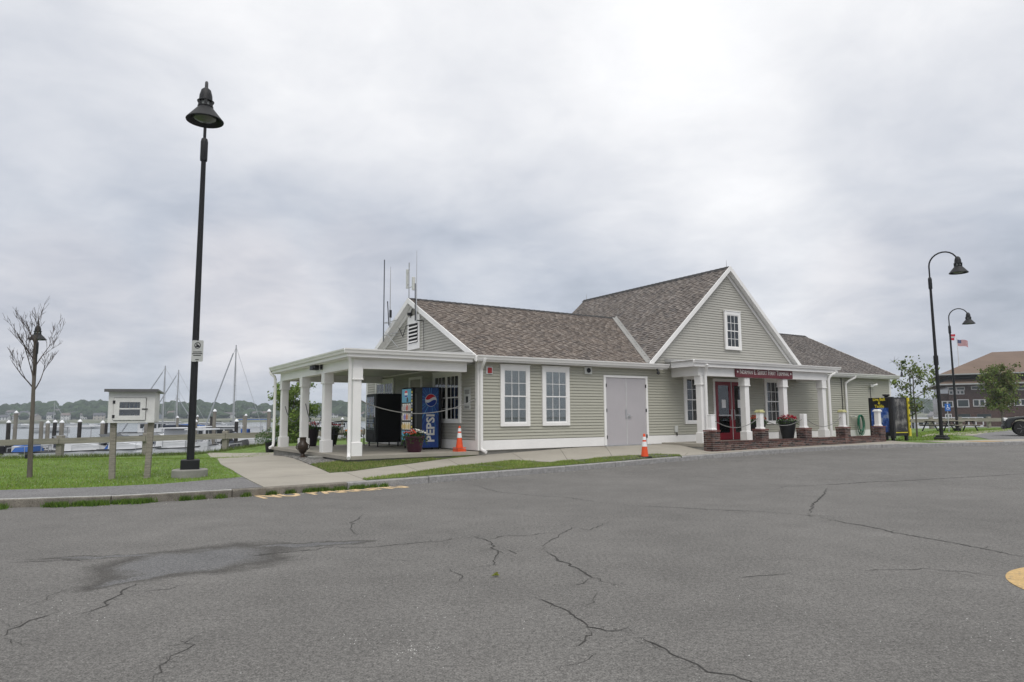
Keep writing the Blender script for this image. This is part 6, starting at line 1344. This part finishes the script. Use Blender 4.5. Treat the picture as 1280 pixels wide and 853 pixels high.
# ================================================================== right hand side
# brown brick building
YB = 118.; RB = R(-27); X0 = at(1186, 500, YB).x; t = thing('brick_building', 'wide three storey brown brick building with a hipped brown roof at right', 'building', (X0, YB, WZ+.5), RB); z0 = WZ+.5
BD = Vector((math.cos(RB), math.sin(RB), 0)); BN = Vector((-BD.y, BD.x, 0))
def onface(px, py, back=0.):
    r = bearing(px, py); p0 = Vector((X0, YB, 0))+BN*back; k = (p0-EYE).dot(BN)/r.dot(BN); p = EYE+r*k; return (p-Vector((X0, YB, 0))).dot(BD), p.z-z0
zz = lambda y, px=1186: onface(px, y)[1]
xx = lambda px: onface(px, 500)[0]
bw = bait_art('brown_brickwork', (.066, .040, .033), (.084, .050, .041), (.105, .064, .053)); Wd = 46
m = MB(); m.box(0, Wd, 0, 26, -1.5, zz(481)); m.build('wall', bw, t)
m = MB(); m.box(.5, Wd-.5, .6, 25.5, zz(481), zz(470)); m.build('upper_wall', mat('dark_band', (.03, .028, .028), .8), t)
m = MB(); m.box(xx(1175), 0, 1, 14, -1.5, zz(492)); m.build('side_wing', bw, t)
br = mat('brown_shingle_roof', (.155, .108, .080), .9, .12, .3, .4, 4, fine=.15)
ea = zz(468.5); rx, rdg = onface(1240, 440.5, 13.); m = MB(); m.loft([[(-1.3, -1.3, ea), (Wd+1, -1.3, ea), (Wd+1, 27, ea), (-1.3, 27, ea)], [(rx, 13, rdg), (Wd-10, 13, rdg), (Wd-10, 13.6, rdg), (rx, 13.6, rdg)]]); m.build('roof', br, t, fix=True)
m = MB(); m.loft([[(-1.8, -1.8, zz(481)), (Wd+1, -1.8, zz(481)), (Wd+1, 27, zz(481)), (-1.8, 27, zz(481))], [(.4, .5, zz(474.5)), (Wd, .5, zz(474.5)), (Wd, 26, zz(474.5)), (.4, 26, zz(474.5))]]); m.build('skirt_roof', br, t, fix=True)
gt = mat('pale_gutter', (.36, .37, .36), .6); m = MB(); m.box(-1.9, Wd+1, -1.95, -1.8, zz(482), zz(480.3)); m.box(-1.95, -1.8, -1.8, 26, zz(482), zz(480.3)); m.build('gutter', gt, t); m = MB(); m.box(-1.4, Wd+1, -1.45, -1.3, zz(469.6), zz(468.2)); m.box(-1.45, -1.3, -1.3, 26, zz(469.6), zz(468.2)); m.build('gutter', gt, t)
def bwin(a, b, y1, y2, frame=True, parts=2, name='window'):
    x0, x1, zb, zt = xx(a), xx(b), zz(y2, a), zz(y1, a); m = MB(); f = .13 if frame else .05
    m.box(x0-f, x0, -.12, .05, zb-f, zt+f); m.box(x1, x1+f, -.12, .05, zb-f, zt+f); m.box(x0, x1, -.12, .05, zt, zt+f); m.box(x0-.0, x1, -.14, .05, zb-f, zb)
    for k in range(1, parts): x = x0+(x1-x0)*k/parts; m.box(x-.12, x+.12, -.11, .05, zb, zt)
    w_ = m.build(name, mat('white_window_frame', (.55, .55, .55), .6) if frame else mat('brown_frame', (.10, .09, .085), .7), t); m = MB(); m.box(x0, x1, -.05, -.02, zb, zt); m.build('pane', mat('dark_reflecting_glass', (.025, .035, .038), .12, .3, .6, spec=.8), w_)
bwin(1187, 1206, 485, 486.5 if 0 else 487.5); bwin(1188, 1205, 489.5, 492.5, True, 4); bwin(1216, 1231, 483.5, 486.5, True, 1); bwin(1274, 1283, 483.5, 487, True, 1)
bwin(1178, 1190, 502.5, 508.5, True, 2); bwin(1197, 1210, 500.5, 508.5, True, 1); bwin(1217, 1238, 500.5, 507.5, True, 3); bwin(1244, 1262, 500.5, 507.5, True, 3); bwin(1268, 1290, 500, 506.5, True, 3); bwin(1298, 1320, 500, 506.5, True, 3)
bwin(1181, 1187, 518.5, 523.5, True, 2); bwin(1196, 1211, 518, 523, False, 1); bwin(1220, 1237, 518, 523, False, 1); bwin(1300, 1320, 518, 523, False, 1)
g = MB(); g.box(X0-22, X0+90, YB-22, YB+60, -5, WZ+.9); g.build('far_quay', mat('quay_stone', (.2, .19, .17), .9), kind='structure')
# small white hut and pier railing
q = at(1169, 524, 165); t = thing('white_hut', 'small white hut with gable roof left of the brick building', 'hut', (q.x-.6, 165, WZ-.6)); m = MB(); m.box(0, 1.9, 0, 2, 0, 3.2); m.prism([(0, 3.2), (1.9, 3.2), (.95, 4.0)], 0, 2, 'y'); m.build('wall', boat_m, t); m = MB(); m.prism([(-.2, 3.1), (.95, 4.05), (2.1, 3.1), (2.1, 3.25), (.95, 4.2), (-.2, 3.25)], -.2, 2.2, 'y'); m.build('roof', mat('hut_roof', (.2, .2, .21)), t); m = MB(); m.box(.6, 1.3, -.02, .0, 1.6, 2.6); m.build('window', mat('far_window', (.05, .06, .08)), t)
t = thing('pier', 'long white railed pier over the water beyond the young tree', 'pier', (at(1120, 522, 95).x, 95, WZ)); zt = at(1150, 522.5, 95).z-WZ
m = MB(); m.box(0, 12, 0, 2, zt-1.3, zt-1.05); m.build('deck', boat_m, t)
for k in range(13): m = MB(); m.box(k*1.-.05, k*1.+.05, -.05, .05, zt-1.05, zt); m.build('baluster', boat_m, t)
for z in (zt, zt-.5): m = MB(); m.box(0, 12, -.06, .06, z-.05, z+.05); m.build('rail', boat_m, t)
for k in range(4): m = MB(); m.tube([(k*4, 1, -2), (k*4, 1, zt-1.3)], .15, 8); m.build('pile', pile_m, t)
# flag poles
def flag(px, ytop, d, kind, label, cat='flag'):
    q = at(px, ytop, d); zb = WZ+.5; H = q.z-zb; t = thing('flagpole', label, 'flagpole', (q.x, d, zb)); m = MB(); m.tube([(0, 0, 0), (0, 0, H)], [.10, .05], 8); m.lathe([(.001, H+.1), (.1, H), (.001, H-.1)], 8); m.build('pole', mat('pale_pole', (.6, .6, .6), .4), t)
    L_, Hh = 1.8, 1.15; N_ = 14
    def P(a, b): x = .08+a*L_; return (x, .28*math.sin(a*5.5+.4)*a, H-.25-b*Hh-.30*a*a-.05*math.sin(a*7))
    def patch(m, a0, a1, b0, b1, c, off=0.):
        m.cur = c; k = max(1, int((a1-a0)*N_)); 
        for i in range(k):
            x0, x1 = a0+(a1-a0)*i/k, a0+(a1-a0)*(i+1)/k; v = [Vector(P(x0, b0)), Vector(P(x1, b0)), Vector(P(x1, b1)), Vector(P(x0, b1))]; m.add([w_+Vector((0, -off, 0)) for w_ in v]+[w_+Vector((0, off+.004, 0)) for w_ in v], [(0, 1, 2, 3), (4, 7, 6, 5)])
    m = MB()
    if kind == 'us':
        for i in range(13): patch(m, 0, 1, i/13, (i+1)/13, (.42, .03, .05) if i % 2 == 0 else (.55, .55, .55))
        patch(m, 0, .4, 0, 7/13, (.03, .04, .14), .01)
        for r in range(5):
            for c_ in range(6): patch(m, .03+c_*.06, .05+c_*.06, .04+r*.10, .07+r*.10, (.6, .6, .6), .016)
    else:
        patch(m, 0, .55, 0, .35, (.5, .02, .04)); patch(m, 0, .5, .35, .6, (.55, .5, .5)); patch(m, 0, .45, .6, 1, (.5, .02, .04))
    m.build('flag_cloth', petal_m, t); return t
flag(1196, 423, 125, 'us', 'white flagpole flying the striped national flag above the brick building'); flag(1186.5, 416, 128, 'r', 'white flagpole with a red and white flag, partly behind the second lamp')
# accessible parking sign
q = onT(1186.5, 540.5); t = thing('parking_sign', 'small blue accessible parking sign on a thin post beside the tables', 'sign', (q[0], q[1], T(*q))); d_ = q[1]; zs = at(1186, 505, d_).z-T(*q)
m = MB(); m.tube([(0, 0, 0), (0, 0, zs)], .03, 6); m.build('post', alu_m, t); m = MB(); m.bbox(-.19, .19, -.05, -.035, zs-.48, zs, .005); s = m.build('sign_plate', mat('sign_blue', (.02, .12, .42), .4), t)
m = MB(); m.prism([(-.04, zs-.13), (.02, zs-.13), (.02, zs-.07), (-.04, zs-.07)], -.056, -.052, 'y'); m.prism([(-.03, zs-.15), (.01, zs-.15), (.02, zs-.25), (.09, zs-.25), (.12, zs-.36), (.09, zs-.36), (.07, zs-.29), (-.02, zs-.29)], -.056, -.052, 'y')
for k in range(10): a = R(130+22*k); b = R(152+22*k); m.add([(.10*math.cos(a), -.056, zs-.31+.10*math.sin(a)), (.10*math.cos(b), -.056, zs-.31+.10*math.sin(b)), (.08*math.cos(b), -.056, zs-.31+.08*math.sin(b)), (.08*math.cos(a), -.056, zs-.31+.08*math.sin(a))], [(0, 1, 2, 3)])
m.build('wheelchair_symbol', reflect_m, s)
# picnic tables
def picnic(label, px, py, rz):
    q = onT(px, py); t = thing('picnic_table', label, 'picnic table', (q[0], q[1], T(*q)), rz); pw = mat('picnic_board', (.30, .27, .22), .8, .2, 4)
    for i in range(5): m = MB(); m.box(-1.1, 1.1, -.38+i*.152, -.38+i*.152+.145, .72, .76); m.build('table_board', pw, t)
    for y in (-.80, .56):
        for i in range(2): m = MB(); m.box(-1.1, 1.1, y+i*.125, y+i*.125+.118, .42, .46); m.build('bench_board', pw, t)
    for x in (-.8, .8):
        m = MB(); m.tube([(x, -.20, .72), (x, -.62, 0)], .045, 6); m.build('leg', black_m, t); m = MB(); m.tube([(x, .20, .72), (x, .62, 0)], .045, 6); m.build('leg', black_m, t); m = MB(); m.box(x-.03, x+.03, -.80, .80, .36, .419); m.box(x-.03, x+.03, -.38, .38, .66, .719); m.build('crossbar', black_m, t)
picnic('wooden picnic table left of the blue sign, behind the tall lamp', 1173, 539.0, R(20)); picnic('wooden picnic table right of the blue sign by the second lamp', 1201, 539.5, R(12))
# pickup truck
q = onT(1271, 545.5); dt = q[1]; xl = at(1256.5, 540, dt).x; t = thing('pickup_truck', 'dark grey pickup truck entering the frame at the right edge', 'pickup truck', (xl, dt, T(xl+1, dt)+.01), R(-33))
tm = mat('dark_truck_paint', (.016, .019, .020), .25, .12, 3, spec=.6)
m = MB(); W = 1.85
prof = lambda w_, pts: [(x, w_, z) for x, z in pts]
body = [(.06, .42), (.0, .58), (.02, .80), (.08, .92), (.30, .99), (1.2, 1.08), (1.30, 1.12), (5.35, 1.14), (5.40, .9), (5.38, .50), (4.75, .42), (4.72, .66), (4.55, .84), (4.25, .90), (3.95, .84), (3.78, .66), (3.75, .42), (1.28, .42), (1.24, .66), (1.08, .84), (.78, .90), (.50, .84), (.33, .66), (.28, .42)]
m.prism(body, 0, W, 'y'); bo_ = m.build('body', tm, t, fix=True, smooth=True); md = bo_.modifiers.new('bevel', 'BEVEL'); md.width = .07; md.segments = 3; md.limit_method = 'ANGLE'; md.angle_limit = R(40)
m = MB(); m.loft([[(1.20, .04, 1.14), (3.55, .04, 1.14), (3.55, W-.04, 1.14), (1.20, W-.04, 1.14)], [(1.95, .16, 1.76), (3.40, .16, 1.76), (3.40, W-.16, 1.76), (1.95, W-.16, 1.76)]]); cb = m.build('cab', tm, t, fix=True, smooth=True); md = cb.modifiers.new('bevel', 'BEVEL'); md.width = .05; md.segments = 3
wg = mat('car_glass', (.015, .018, .02), .05, .1, 2, spec=.9)
m = MB(); m.add([(1.80, .065, 1.22), (2.45, .065, 1.22), (2.45, .15, 1.70), (2.08, .15, 1.70)], [(0, 1, 2, 3)]); m.add([(2.55, .065, 1.22), (3.40, .065, 1.22), (3.30, .15, 1.70), (2.55, .15, 1.70)], [(0, 1, 2, 3)]); m.build('side_window', wg, cb)
m = MB(); m.add([(1.30, .15, 1.20), (1.30, W-.15, 1.20), (1.89, W-.24, 1.72), (1.89, .24, 1.72)], [(0, 1, 2, 3)]); m.build('windscreen', wg, cb)
for y, sgn_ in ((.11, -1), (W-.11, 1)):
    for x in (.78, 4.25):
        m = MB(); m.lathe([(.26, -.11), (.37, -.11), (.40, -.07), (.40, .07), (.37, .11), (.26, .11)], 28); w_ = m.build('wheel', mat('tyre_rubber', (.018, .018, .018), .85, .2, 20), t, smooth=True); w_.location = (x, y, .40); w_.rotation_euler = (math.pi/2, 0, 0)
        m = MB(); m.lathe([(.26, -.09), (.25, .085), (.20, .09), (.08, .07), (.07, .10), (.001, .11)], 20, cap=True); r_ = m.build('rim', mat('dark_rim', (.05, .05, .055), .35, .1, 4), w_, smooth=True)
        for k in range(6): m = MB(); m.tube([(.06, 0, .10), (.25, 0, .10)], .022, 5); s_ = m.build('spoke', mat('grey_spoke', (.12, .12, .125), .4), w_); s_.rotation_euler = (0, 0, k*math.pi/3)
    m = MB(); m.bbox(-.015, .16, (.02 if sgn_ < 0 else W-.30), (.30 if sgn_ < 0 else W-.02), .82, .97, .03); m.build('headlight', reflect_m, t, label='clear headlight')
m = MB(); m.box(-.02, .04, .34, W-.34, .62, .96); m.build('grille', black_m, t); m = MB(); m.bbox(-.10, .10, .02, W-.02, .40, .60, .04); m.build('bumper', char_m, t); m = MB(); m.bbox(1.68, 1.86, -.16, .0, 1.14, 1.30, .03); m.build('wing_mirror', tm, t)

# ================================================================== haze
hz = MB(); hz.box(-1400, 1400, -60, 1300, -5.6, 26); hm = bpy.data.materials.new('haze_air'); hm.use_nodes = True; tt = hm.node_tree; tt.nodes.clear()
pvv = tt.nodes.new('ShaderNodeVolumePrincipled'); pvv.inputs['Color'].default_value = (.80, .87, .97, 1); pvv.inputs['Density'].default_value = .00030; pvv.inputs['Anisotropy'].default_value = .1
ou = tt.nodes.new('ShaderNodeOutputMaterial'); tt.links.new(pvv.outputs[0], ou.inputs['Volume']); hz.build('haze', hm, kind='stuff')
